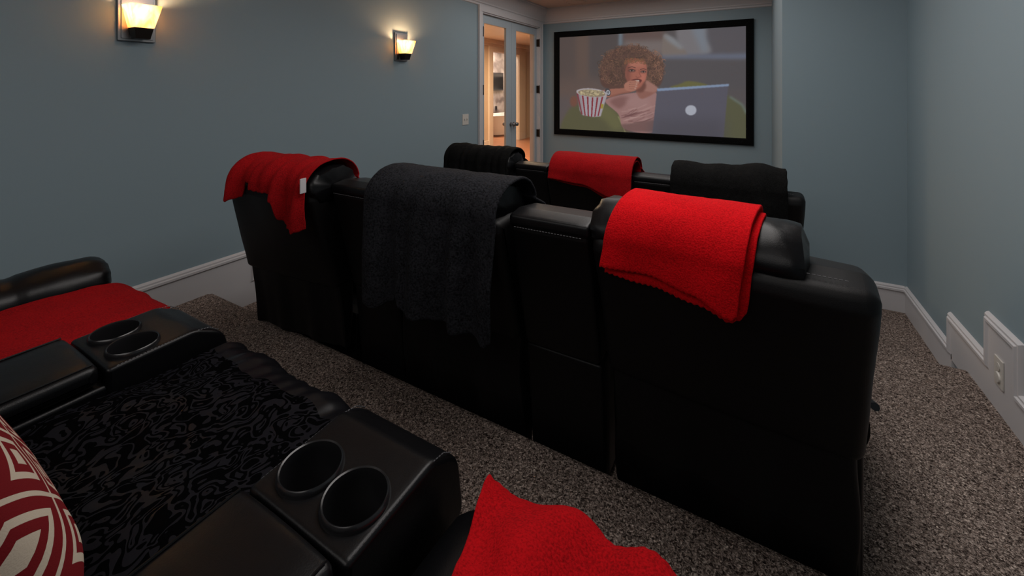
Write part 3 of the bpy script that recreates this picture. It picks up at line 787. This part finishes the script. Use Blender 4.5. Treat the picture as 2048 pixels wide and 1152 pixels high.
t = thing('light_switch', 'white double toggle switch plate on blue wall left of the french doors', 'light switch', (XL, 3.90, 1.19))
bm = bmesh.new(); box(bm, 0, .006, -.058, .058, -.06, .06, .003); obj('cover_plate', bm, 'plate', t)
for dy in (-.023, .023):
    bm = bmesh.new(); box(bm, .005, .016, dy-.005, dy+.005, -.004, .012, .002); obj('toggle', bm, 'plate', t)
def outlet(name_label, loc, rz, kind_parts):
    t = thing('wall_outlet', name_label, 'outlet', loc, rz)
    bm = bmesh.new(); box(bm, -.036, .036, -.006, 0, -.060, .060, .003); obj('cover_plate', bm, 'plate', t)
    for dz in (-.024, .024) if kind_parts == 'duplex' else (.024,):
        bm = bmesh.new(); lathe(bm, [(0, -.0085), (.017, -.0085), (.017, -.004)], (0, 0, dz), 20, 'Y')
        for dx in (-.006, .006): box(bm, dx-.0015, dx+.0015, -.0092, -.0084, dz-.005, dz+.005)
        obj('socket', bm, 'plate', t)
    if kind_parts != 'duplex':
        bm = bmesh.new(); lathe(bm, [(0, -.012), (.020, -.011), (.024, -.004)], (0, 0, -.022), 20, 'Y'); obj('dial', bm, 'plate', t)
    return t
outlet('cream outlet plate set in the raised white block of the right baseboard', (XR-.014, 2.585, .345), -PI/2, 'dial')
outlet('white outlet low on the far wall under the projector screen', (-1.35, YF, .45), 0, 'duplex')
outlet('small outlet on the bump-out wall edge', (XC, 4.6, .45), -PI/2, 'duplex')['label'] = 'outlet on the narrow return beside the screen wall, behind the front seats'

t = thing('ceiling_speaker', 'round flush speaker grille in the ceiling near the screen wall', 'speaker', (-2.14, 5.60, ZC))
bm = bmesh.new(); lathe(bm, [(.118, 0), (.14, 0), (.14, -.006), (.118, -.010), (.116, -.006)], (0, 0, 0), 40); obj('ring', bm, 'ceil', t)
bm = bmesh.new(); lathe(bm, [(0, -.006), (.117, -.005), (.117, -.001)], (0, 0, 0), 40); obj('grille', bm, simple('speaker_grille', (.22, .17, .14), .7, bump=(500, .8, .003)), t)

# ------------------------------------------------------------------ theatre seats (local: rear base y = 0, faces +y)
def noise_warp(bm, amp, sc, seed, cond=None):
    for v in bm.verts:
        k = cond(v.co) if cond else 1
        if k: v.co += Vector(noise.noise_vector(v.co*sc+Vector((seed*3.1, seed, 0))))*amp*k
HR_C, HR_A, HR_B = (-.075, .955), .125, .090
def stitch_line(bm, pts, r=.0013, dash=.010):
    pts = [Vector(p) for p in pts]
    for a, b in zip(pts, pts[1:]):
        n = max(1, int((b-a).length/dash)); 
        for k in range(n): tube(bm, [a.lerp(b, (k+.15)/n), a.lerp(b, (k+.8)/n)], r, 4)
sm_ = lambda x: max(0., min(1., x))
def recliner(label, loc, side, seed, group, rz=0, short=False, big=False, sw=.50):
    """side -1/0/+1: which side carries the outer arm."""
    t = thing('theater_recliner', label, 'recliner', loc, rz, group)
    s = side
    xa, xb = (-.295, .295) if s == 0 else ((-.255, .385) if s > 0 else (-.365, .255))
    # back panel : leaning slab
    bm = bmesh.new()
    slab(bm, [(-.062, .485), (-.203, .905), (-.196, .946), (-.10, .952), (.06, .92), (.16, .50)], xa, xb, .03, [.01, .03, .03, .03, .03, .03], puff=.006)
    noise_warp(bm, .006, 5, seed)
    bp = obj('back_panel', bm, 'leather_flat', t)
    if s > 0:
        for v in bp.data.vertices:
            if v.co.x > 0: v.co.x += .018*max(0, v.co.z-.5)/.45*min(1, v.co.x/.3)
    if short:
        for v in bp.data.vertices:
            if v.co.x < 0: v.co.x += .09*max(0, v.co.z-.5)/.45*min(1, -v.co.x/.3)
    # welt along the top and sides
    bm = bmesh.new()
    stitch_line(bm, [(xa+.04, -.172, .958), (xb-.04, -.172, .958)])
    obj('stitching', bm, 'stitch', bp)
    # headrest roll
    bm = bmesh.new(); nseg = 34; hw = .275; rings = []
    for i in range(nseg+1):
        u = -1+2*i/nseg; e = (1-abs(u)**16)**.5 if abs(u) < 1 else 0
        f = .55+.45*e if 0 < i < nseg else .40
        ring = []
        for k in range(32):
            a = 2*PI*k/32
            pleat = 1+.06*math.sin(11*a+seed)*max(0, abs(u)-.8)*5
            ring.append(bm.verts.new((u*hw, HR_C[0]+HR_A*f*pleat*math.cos(a), HR_C[1]+HR_B*f*pleat*math.sin(a)+ (0.0 if math.sin(a) > 0 else .01))))
        rings.append(ring)
    for a, b in zip(rings, rings[1:]):
        for k in range(32): bm.faces.new((a[k], a[(k+1) % 32], b[(k+1) % 32], b[k]))
    bm.faces.new(rings[0][::-1]); bm.faces.new(rings[-1])
    noise_warp(bm, .010, 9, seed+2); noise_warp(bm, .006, 24, seed+5, lambda c: 1 if abs(c.x) > .2 else .25)
    hr = obj('headrest', bm, 'leather', t)
    for sx in (-.13, .13):
        bm = bmesh.new()
        ring = [(sx, HR_C[0]+(HR_A+.004)*math.cos(a), HR_C[1]+(HR_B+.004)*math.sin(a)) for a in np.linspace(-.3, PI+.3, 20)]
        tube(bm, ring, .0035, 6)
        obj('seam', bm, 'leather', hr)
    # cushion in front of the back
    rot = Matrix.Rotation(math.radians(17), 3, 'X')
    bm = bmesh.new(); puff_box(bm, (0, .105, .70), (.52, .17, .46), .06, .02, 12, rot, .006, 7, seed); obj('backrest_cushion', bm, 'leather', t)
    # rear skirt with soft vertical folds
    bm = bmesh.new()
    slab(bm, [(.0, .03), (-.035, .25), (-.045, .497), (.05, .50), (.06, .03)] if not short else [(-.004, .182), (-.022, .3), (-.045, .497), (.05, .50), (.03, .182)], xa+.01, xb-.01, .012, .008, step=.03, nx=40)
    for v in bm.verts:
        d = (.5-v.co.z)/.5
        v.co.y += .010*math.sin(v.co.x*27+seed*1.7+v.co.z*3)*(.25+d) + .006*math.sin(v.co.x*61+seed)*d
        v.co.x += .004*math.sin(v.co.z*20+seed)
    sk = obj('rear_skirt', bm, 'leather_flat', t)
    # seat
    bm = bmesh.new(); puff_box(bm, (0, .550, .372), (sw, .61, .15), .05, .012, 12, None, .006, 6, seed+1); obj('seat_cushion', bm, 'leather', t)
    bm = bmesh.new(); puff_box(bm, (0, .840, .22), (sw-.01, .06, .30), .03, .010, 10, None, .003, 6, seed+3); obj('footrest', bm, 'leather', t)
    bm = bmesh.new(); box(bm, -.235, .235, .07, .85, .05, .31, .01); obj('base', bm, 'leather_flat', t)
    for fx in (-.2, .2):
        for fy in (.14, .80):
            bm = bmesh.new(); lathe(bm, [(.018, 0), (.022, .01), (.022, .055)], (fx, fy, 0), 14); obj('foot', bm, 'plastic', t)
    if s:
        cx = s*(.345 if big else .334); ar = .105 if big else .080
        bm = bmesh.new(); slab(bm, [(.12, .04), (.10, .45), (.84, .45), (.85, .04)], cx-.066, cx+.066, .015, .02); 
        arm = obj('armrest', bm, 'leather', t)
        bm = bmesh.new(); rings = []; px_ = cx-s*.0
        for i in range(61):
            v = i/60; y = .10+.76*v; e = min(1, max(0, (1-v)/.10)); e = (1-(1-e)**2.6)**.42 if e < 1 else 1
            g = 1-.10*math.exp(-((y-.60)/.006)**2)-.05*math.exp(-((y-.585)/.004)**2)+.04*math.sin(PI*min(1, abs(y-.6)/.26))
            f = max(.28, e)*g; ring = []
            for k in range(36):
                a = 2*PI*k/36; pl = 1+.05*math.sin(11*a+seed)*sm_(1-(1-v)/.12)
                ring.append(bm.verts.new((px_+ar*f*pl*math.cos(a), y, .475+.092*f*pl*math.sin(a))))
            rings.append(ring)
        for a, b in zip(rings, rings[1:]):
            for k in range(36): bm.faces.new((a[k], a[(k+1) % 36], b[(k+1) % 36], b[k]))
        bm.faces.new(rings[0][::-1]); bm.faces.new(rings[-1]); noise_warp(bm, .006, 9, seed)
        obj('arm_pad', bm, 'leather', arm)
        bm = bmesh.new(); tube(bm, [(cx+s*.060, .44, .36), (cx+s*.100, .44, .36)], .024, 14); tube(bm, [(cx+s*.098, .44, .36), (cx+s*.112, .38, .39), (cx+s*.116, .33, .41)], .012, 8)
        obj('recline_handle', bm, 'plastic', arm)
    return t

def cut(o, cutters):
    """boolean the cutters out of o, then drop modifiers and cutters."""
    for c in cutters:
        md = o.modifiers.new('b', 'BOOLEAN'); md.object = c; md.operation = 'DIFFERENCE'; md.solver = 'EXACT'
    bpy.context.view_layer.update()
    dg = bpy.context.evaluated_depsgraph_get()
    me = bpy.data.meshes.new_from_object(o.evaluated_get(dg)); o.modifiers.clear(); o.data = me
    bm = bmesh.new(); bm.from_mesh(me)
    for f in bm.faces: f.smooth = True
    for e in bm.edges:
        if len(e.link_faces) == 2: e.smooth = e.calc_face_angle(0) < math.radians(28)
    bm.to_mesh(me); bm.free()
    for c in cutters: bpy.data.objects.remove(c)
def console(label, loc, seed, group, rz=0, w=.28, bw=None):
    t = thing('console_unit', label, 'console', loc, rz, group)
    h = (bw or w)/2
    # tall back, flat topped
    bm = bmesh.new()
    slab(bm, [(-.055, .49), (-.165, .92), (-.160, .968), (-.10, .973), (.02, .955), (.10, .50)], -h, h, .018, [.01, .02, .022, .02, .02, .02], puff=.002)
    bp = obj('back_panel', bm, 'leather_flat', t)
    bm = bmesh.new(); slab(bm, [(-.172, .933), (-.168, .971), (-.105, .981), (.02, .965), (.02, .93), (-.10, .92)], -h-.003, h+.003, .014, .010); 
    cp_ = obj('top_cap', bm, 'leather', bp)
    bm = bmesh.new(); stitch_line(bm, [(-h+.02, -.1735, .934), (h-.02, -.1735, .934)]); obj('stitching', bm, 'stitch', bp)
    bm = bmesh.new(); slab(bm, [(.004, .03), (-.045, .485), (.06, .49), (.06, .03)], -h, h, .012, .01); obj('lower_back', bm, 'leather_flat', t)
    h = w/2
    # body
    bm = bmesh.new(); slab(bm, [(.05, .04), (.05, .50), (.81, .50), (.84, .42), (.83, .04)], -h+.006, h-.006, .012, [.013, .013, .03, .05, .03]); obj('body', bm, 'leather', t)
    for fx in (-.09, .09):
        for fy in (.12, .78):
            bm = bmesh.new(); lathe(bm, [(.018, 0), (.022, .01), (.022, .055)], (fx, fy, 0), 14); obj('foot', bm, 'plastic', t)
    # lid
    bm = bmesh.new(); slab(bm, [(.14, .505), (.14, .552), (.578, .556), (.581, .505)], -h+.003, h-.003, .02, [.01, .02, .018, .01], puff=.003, step=.02)
    ld = obj('lid', bm, 'leather', t)
    for sx in (-1, 1):
        bm = bmesh.new(); tube(bm, [(sx*(h-.018), y, .5575) for y in (.16, .3, .45, .57)], .0022, 6)
        obj('piping', bm, 'leather', ld)
    # cup holder deck
    bm = bmesh.new(); P0 = [(.590, .40), (.590, .537), (.78, .541), (.858, .50), (.875, .38), (.82, .33), (.70, .33)]
    slab(bm, P0, -h+.001, h-.001, .010, [.011, .011, .05, .07, .03, .02, .02], step=.012, nx=24)
    dk = obj('cup_holder_deck', bm, 'leather', t)
    cc = [(-.0575, .664), (.0575, .664)]
    for sx in (-1, 1):
        bm = bmesh.new(); stitch_line(bm, [(sx*(h-.0065), .61, .5355), (sx*(h-.0065), .70, .5375), (sx*(h-.0065), .77, .5385), (sx*(h-.0065), .815, .530), (sx*(h-.0065), .840, .512)], .0012, .007); obj('stitching', bm, 'stitch', dk)
    cutters = []
    for (x, y) in cc:
        bm = bmesh.new(); lathe(bm, [(.051, .41), (.051, .60)], (x, y, 0), 40); cutters.append(obj('cutter', bm, 'plastic', t))
    cut(dk, cutters); 
    body = [c for c in t.children if c.name.startswith('body')][0]; cutters = []
    for (x, y) in cc:
        bm = bmesh.new(); lathe(bm, [(.051, .42), (.051, .60)], (x, y, 0), 40); cutters.append(obj('cutter', bm, 'plastic', t))
    cut(body, cutters)
    for (x, y) in cc:
        bm = bmesh.new()
        lathe(bm, [(.0, .445), (.044, .445), (.0485, .46), (.0495, .53), (.0493, .542), (.0505, .5470), (.0530, .5485), (.0555, .5460), (.0568, .5405), (.0568, .535), (.052, .534), (.0505, .43), (0, .43)], (x, y, 0), 56)
        ch = obj('cup_holder', bm, 'plastic', t)
        bm = bmesh.new(); lathe(bm, [(0, .4452), (.043, .4452), (.0435, .448), (.040, .4485), (0, .4475)], (x, y, 0), 40); obj('rubber_mat', bm, 'mat', ch, label='dusty dark grey mat in the bottom of the cup holder')
    return t

def place_row(y0, z0, rowname, labels, p1=None, r3=0, dx2=(0, 0), cw_=.272, bw_=None):
    g1, g2 = 'recliners in the '+rowname, 'consoles in the '+rowname
    r1 = recliner(labels[0], (p1[0], p1[1], z0) if p1 else (-1.875, y0, z0), -1, 1.3, g1, p1[2] if p1 else 0, p1 is not None, rowname[0] == 'r')
    c1 = console(labels[1], (-1.445+dx2[0], y0, z0), 2, g2, 0, cw_, bw_)
    r2 = recliner(labels[2], (-1.050 if rowname[0] == 'r' else -1.010, y0, z0), 0, 4.1, g1, sw=.58 if rowname[0] == 'r' else .50)
    c2 = console(labels[3], (-.560+dx2[1], y0, z0), 3, g2, 0, cw_, bw_)
    r3 = recliner(labels[4], (-.235 if rowname[0] == 'r' else -.145, y0, z0), 1, 7.7, g1, r3)
    return r1, c1, r2, c2, r3
Y1, Y2, Y3 = -.18, 1.38, 3.0
rear = place_row(Y1, LC, 'rear row', (
    'black leather recliner in the rear row with a fat rolled arm, nearest the left wall',
    'black console with two cup holders beside the red blanket on the left rear seat',
    'black recliner in the rear row under the swirl patterned black throw',
    'black console with two large cup holders at bottom centre of the photo',
    'black recliner in the rear row at bottom centre with a red blanket on its seat'),
    dx2=(-.035, -.068), cw_=.252, bw_=.21)
mid = place_row(Y2, LB, 'middle row', (
    'black recliner at the left end of the middle row under a draped red blanket',
    'slim black console half hidden between the left and centre seats of the middle row',
    'black recliner in the middle row under the long charcoal fleece blanket',
    'flat topped black console back beside the charcoal blanket in the middle row',
    'wide black recliner at the right end of the middle row with the bright red blanket'),
    p1=(-1.864, 1.302, math.radians(5.4)), r3=math.radians(-4))
front = place_row(Y3, 0, 'front row', (
    'black recliner in the front row nearest the french doors under a black blanket',
    'black console back in the front row left of the small red blanket',
    'black recliner in the front row centre under the folded red blanket',
    'black console back in the front row right of the small red blanket',
    'black recliner at the right end of the front row under a black blanket'))

# loose mechanism link visible between the left seat and the centre seat of the middle row
bm = bmesh.new(); box(bm, -.30, -.285, .06, .34, .10, .125, .002); box(bm, -.30, -.288, .08, .10, .10, .30, .002)
tube(bm, [(-.293, .09, .27), (-.293, .33, .12)], .006, 6)
obj('recline_mechanism', bm, 'steel', mid[2], label='exposed steel recline linkage')

# ------------------------------------------------------------------ blankets
def path_len(path):
    s = [0]
    for a, b in zip(path, path[1:]): s.append(s[-1]+(Vector(b)-Vector(a)).length)
    return s
def drape(name, mat, label, cat, loc, xa, xb, path, itop, Lf, Lb, fold, skew=None, nx=90, ds=.012, thick=.008, clear=.012, seed=0, group=None, parent=None, fuzz=.0012, rz=0, hem=.0):
    """cloth following a YZ path (front -> over the top -> back), s = 0 at path[itop], positive to the back."""
    S = path_len(path); s0 = S[itop]; P = [Vector(p) for p in path]
    def at(s):
        q = s+s0
        if q <= 0: d = (P[1]-P[0]).normalized(); return P[0]+d*q, d
        if q >= S[-1]: d = (P[-1]-P[-2]).normalized(); return P[-1]+d*(q-S[-1]), d
        for i in range(len(S)-1):
            if q <= S[i+1]:
                k = (q-S[i])/(S[i+1]-S[i]); 
                d0 = (P[i+1]-P[max(i-1, 0)]).normalized(); d1 = (P[min(i+2, len(P)-1)]-P[i]).normalized()
                return P[i].lerp(P[i+1], k), d0.lerp(d1, k).normalized()
    bm = bmesh.new(); lmax = max(Lf(u/20)+Lb(u/20) for u in range(21)); ny = int(lmax/ds)
    grid = []
    for i in range(nx+1):
        u = i/nx; lf, lb = Lf(u), Lb(u); row = []
        if hem: lf += hem*math.sin(u*150); lb += hem*math.sin(u*150+1)
        for j in range(ny+1):
            s = -lf+(lf+lb)*j/ny; p, d = at(s)
            nrm = Vector((-d.y, d.x))
            if nrm.y < -0.2 : pass
            up = Vector((-d.y, d.x)) if True else nrm
            # outward normal: path runs front(+y) -> back(-y) over the top: left of travel is down, so flip
            out = Vector((d.y, -d.x))
            off = clear+max(0, fold(u, s))
            x = xa+(xb-xa)*u+(skew(u, s) if skew else 0)
            q = p+out*off
            v = Vector((x, q.x, q.y))
            v += Vector(noise.noise_vector(v*60+Vector((seed, 0, 0))))*fuzz
            v += Vector(noise.noise_vector(v*11+Vector((seed, 5, 0))))*.003
            row.append(bm.verts.new(v))
        grid.append(row)
    for a, b in zip(grid, grid[1:]):
        for j in range(ny): bm.faces.new((a[j], b[j], b[j+1], a[j+1]))
    bmesh.ops.recalc_face_normals(bm, faces=bm.faces)
    o = obj(name, bm, mat, parent, 80); o.location = loc; o.rotation_euler = (0, 0, rz)
    md = o.modifiers.new('thickness', 'SOLIDIFY'); md.thickness = thick; md.offset = 0
    md = o.modifiers.new('round', 'SUBSURF'); md.levels = md.render_levels = 1
    if not parent: tag(o, label, cat, group)
    return o
def head_path(front_low=.62, a=None, b=None):
    a = a or HR_A; b = b or HR_B
    pts = [(.235, front_low), (.20, .80), (.13, .90)]
    for k in range(13):
        th = -.1+ (PI+.25)*k/12
        pts.append((HR_C[0]+a*math.cos(th), HR_C[1]+b*math.sin(th)))
    last = pts[-1]; pts += [(last[0]-.004, last[1]-.06), (last[0]-.002, last[1]-.2), (last[0], .2)]
    return pts
HP = head_path(); ITOP = 3+6
def lerp_pts(pts):
    def f(u):
        for (a, va), (b, vb) in zip(pts, pts[1:]):
            if u <= b:
                k = (u-a)/(b-a); k = k*k*(3-2*k); return va+(vb-va)*k
        return pts[-1][1]
    return f
def nz(x, y=0, z=0): return noise.noise(Vector((x, y, z)))
sm = lambda x: max(0., min(1., x))

# middle row, left: red throw with gathered folds and white tag
def fold1(u, s):
    k = (.35+.65*sm((abs(s)-.02)/.25))*(1 if s > 0 else max(.1, 1+s*4))
    return k*(.024+.024*math.sin(u*21+s*4+1.5*nz(u*3, s*2))+.010*math.sin(u*43+1-s*6))
b1 = drape('fleece_blanket', 'redder', 'red fleece blanket with white tag over the left recliner of the middle row', 'blanket', (-1.864, 1.302, LB), -.232, .250, HP, ITOP,
      lambda u: .42, lerp_pts([(0, .25), (.12, .235), (.19, .165), (.45, .195), (.64, .22), (.68, .30), (.74, .325), (.92, .33), (1, .32)]), fold1,
      skew=lambda u, s: 0, seed=3, hem=.003, clear=.010, thick=.007, rz=math.radians(5.4))
bm = bmesh.new()
for k in range(1):
    box(bm, .246, .250, -.252, -.224, .955, 1.015, .001)
tg = obj('care_tag', bm, 'tag', b1, label='white care tag')

# middle row, centre: long charcoal throw
def fold2(u, s):
    k = .2+.8*sm((abs(s)-.02)/.35)
    return k*(.022+.021*math.sin(u*19+2.6*nz(u*2.5, s*1.5))*sm(.3+s*2)+.008*math.sin(u*41+2)*sm(s*3)+.012*nz(u*4, s*3))
drape('fleece_blanket', 'charcoal', 'long charcoal fleece blanket hanging down the back of the centre recliner in the middle row', 'blanket', mid[2].matrix_basis.translation, -.300, .295, HP, ITOP,
      lambda u: .50, lerp_pts([(0, .56), (.10, .565), (.22, .535), (.285, .495), (.315, .535), (.40, .55), (.62, .545), (.8, .55), (.95, .575), (1, .55)]), fold2, seed=9,
      skew=lambda u, s: .03*sm(s*1.2)*(u-.6)*-1, thick=.012, clear=.014, fuzz=.0025)

# middle row, right: bright red throw, folded double
def fold3(u, s):
    k = sm((abs(s)-.05)/.25)
    return .004+k*(.012*math.sin(u*7+1.2)+.010*nz(u*3, s*6, 2)+.012)
LbR = lerp_pts([(0, .235), (.35, .235), (.7, .255), (.97, .285), (1, .275)])
bR = drape('fleece_blanket', 'red', 'bright red fleece blanket folded over the right recliner of the middle row', 'blanket', (-.145, Y2, LB), -.175, .170, HP, ITOP,
      lambda u: .30, LbR, lambda u, s: fold3(u, s)+.008, skew=lambda u, s: -.060*sm(s*2.6)*(1-.05*u), seed=14, hem=.002, thick=.009, rz=math.radians(-4))
lay = drape('under_layer', 'red', None, None, (0, 0, 0), -.165, .180, HP, ITOP,
      lambda u: .27, lambda u: LbR(u)+(.022+.012*math.sin(u*PI)-.03*sm((u-.9)*8)), lambda u, s: fold3(u, s)*.45, skew=lambda u, s: -.058*sm(s*2.6)*(1-.25*u), seed=21, hem=.003, thick=.009, parent=bR, clear=.004)

# front row
def fold4(u, s): return .010+.007*math.sin(u*48+3*nz(u*6, s*3))*sm(.2+abs(s)*4)+.010*nz(u*4, s*4)
bk = drape('fleece_blanket', 'blackfleece', 'ribbed black blanket over the front row seat nearest the french doors', 'blanket', front[0].matrix_basis.translation, -.34, .26, HP, ITOP,
      lambda u: .4, lambda u: .42, fold4, seed=30, thick=.014, fuzz=.003, clear=.016)
drape('fleece_blanket', 'redder', 'small red blanket folded over the centre seat of the front row', 'blanket', front[2].matrix_basis.translation, -.255, .33, HP, ITOP,
      lambda u: .3, lerp_pts([(0, .215), (.4, .235), (.8, .30), (.93, .32), (1, .28)]), lambda u, s: .014+fold3(u, s), seed=33, hem=.001, thick=.010)
lay = drape('under_layer', 'redder', None, None, (0, 0, 0), -.245, .325, HP, ITOP,
      lambda u: .27, lerp_pts([(0, .232), (.4, .255), (.8, .33), (.9, .345), (1, .29)]), lambda u, s: fold3(u, s)*.4, seed=35, thick=.009, parent=[o for o in C.objects if o.type == 'MESH' and o.get('label', '').startswith('small red blanket')][0], clear=.004)
def fold5(u, s): return .010+.010*nz(u*5, s*4)+(.045*math.exp(-((u-.80)/.12)**2))*sm(.5+s)
drape('fleece_blanket', 'blackfleece', 'plush black blanket with a rolled end over the right seat of the front row', 'blanket', front[4].matrix_basis.translation, -.30, .315, HP, ITOP,
      lambda u: .4, lambda u: .52, fold5, seed=41, thick=.014, fuzz=.003, clear=.016)

# rear row seat throws
seat_path = [(.905, .10), (.900, .30), (.890, .39), (.870, .435), (.84, .455), (.78, .466), (.58, .475), (.36, .470), (.24, .468)]
def foldS(u, s):
    fr = sm((-s-.30)/.18)
    return .010+.006*math.sin(u*9+s*14)+.010*nz(u*3, s*5, 3)+.008*math.sin(u*26+s*5)*fr
drape('damask_throw', 'damask', 'black swirl patterned throw with plain satin border covering the rear centre seat', 'blanket', rear[2].matrix_basis.translation, -.285, .290, seat_path, 6,
      lerp_pts([(0, .31), (.1, .36), (.22, .40), (.36, .36), (.5, .40), (.66, .36), (.8, .38), (.92, .35), (1, .30)]), lambda u: .30, lambda u, s: foldS(u, s)+.013*math.sin(u*17+7*nz(u*2.3, s*3, 1)+s*9)*sm((-s-.15)*4)+.004*math.sin(u*71+s*20)*sm((-s-.15)*4)+.010*sm((-s-.2)*4), seed=50, thick=.004, clear=.006, fuzz=.0006, nx=110)
drape('fleece_blanket', 'redder', 'red fleece blanket spread flat on the left rear seat beside the rolled arm', 'blanket', rear[0].matrix_basis.translation, -.245, .205, seat_path, 6,
      lerp_pts([(0, .385), (.12, .37), (.2, .38), (.35, .355), (.5, .345), (.6, .315), (1, .26)]), lambda u: .30, lambda u, s: .010+.010*nz(u*3, s*5, 8)+.008*math.sin(u*24)*sm((-s-.28)*8), seed=55, hem=.003, clear=.008)
drape('fleece_blanket', 'redmid', 'bright red fleece blanket on the right rear seat at the bottom of the photo', 'blanket', rear[4].matrix_basis.translation, -.228, .22, seat_path, 6,
      lerp_pts([(0, .272), (.12, .295), (.3, .30), (.45, .30), (.6, .275), (.75, .27), (1, .25)]), lambda u: .30, lambda u, s: .020+.024*nz(u*4.5, s*9, 4)+.008*math.sin(u*15+s*12)+.005*math.sin(u*26)*sm((-s-.28)*8), skew=lambda u, s: .30*(s+.35)*(1-u), seed=60, hem=.002, clear=.010)

# ------------------------------------------------------------------ throw pillow
def pillow(label, loc, rot, size=.46, thick=.17):
    bm = bmesh.new(); n = 36; lay = bm.verts.layers.float_vector.new('pat'); vs = {}
    def pt(i, j, sd):
        if i in (0, n) or j in (0, n): sd = 0
        if (i, j, sd) in vs: return vs[(i, j, sd)]
        u, v = 2*i/n-1, 2*j/n-1
        pin = 1-.07*(1-u*u) if abs(v) > -1 else 1
        x = u*(1-.08*(1-v*v)*abs(u)**3); y = v*(1-.08*(1-u*u)*abs(v)**3)
        z = sd*(max(0, (1-u**4)*(1-v**4)))**.55
        p = Vector((x*size/2, y*size/2, z*thick/2)); p += Vector(noise.noise_vector(p*12))*.004
        q = bm.verts.new(p); q[lay] = Vector(((u*.616-v*.788)*2.0+.30, (u*.788+v*.616)*2.0+.25, 0)); vs[(i, j, sd)] = q; return q
    for sd in (1, -1):
        for i in range(n):
            for j in range(n):
                bm.faces.new((pt(i, j, sd), pt(i+1, j, sd), pt(i+1, j+1, sd), pt(i, j+1, sd)))
    o = obj('throw_pillow', bm, 'fret', None, 100); o.location = loc; o.rotation_euler = rot; tag(o, label, 'pillow')
    md = o.modifiers.new('round', 'SUBSURF'); md.levels = md.render_levels = 1
    bm = bmesh.new(); r = size/2*.985
    pts = []
    for k in range(4):
        for j in range(12):
            v = 2*j/12-1; f = 1-.08*(1-v*v)
            a = {0: (v, -f), 1: (f, v), 2: (-v, f), 3: (-f, -v)}[k]; pts.append((a[0]*size/2, a[1]*size/2, 0))
    tube(bm, pts, .004, 6, True); obj('piping', bm, simple('cream_piping', (.5, .43, .35), .9), o)
    return o
pillow('red and cream fretwork throw pillow leaning on the rear centre seat', (-1.015, .11, LC+.655), (math.radians(66), 0, math.radians(180)))
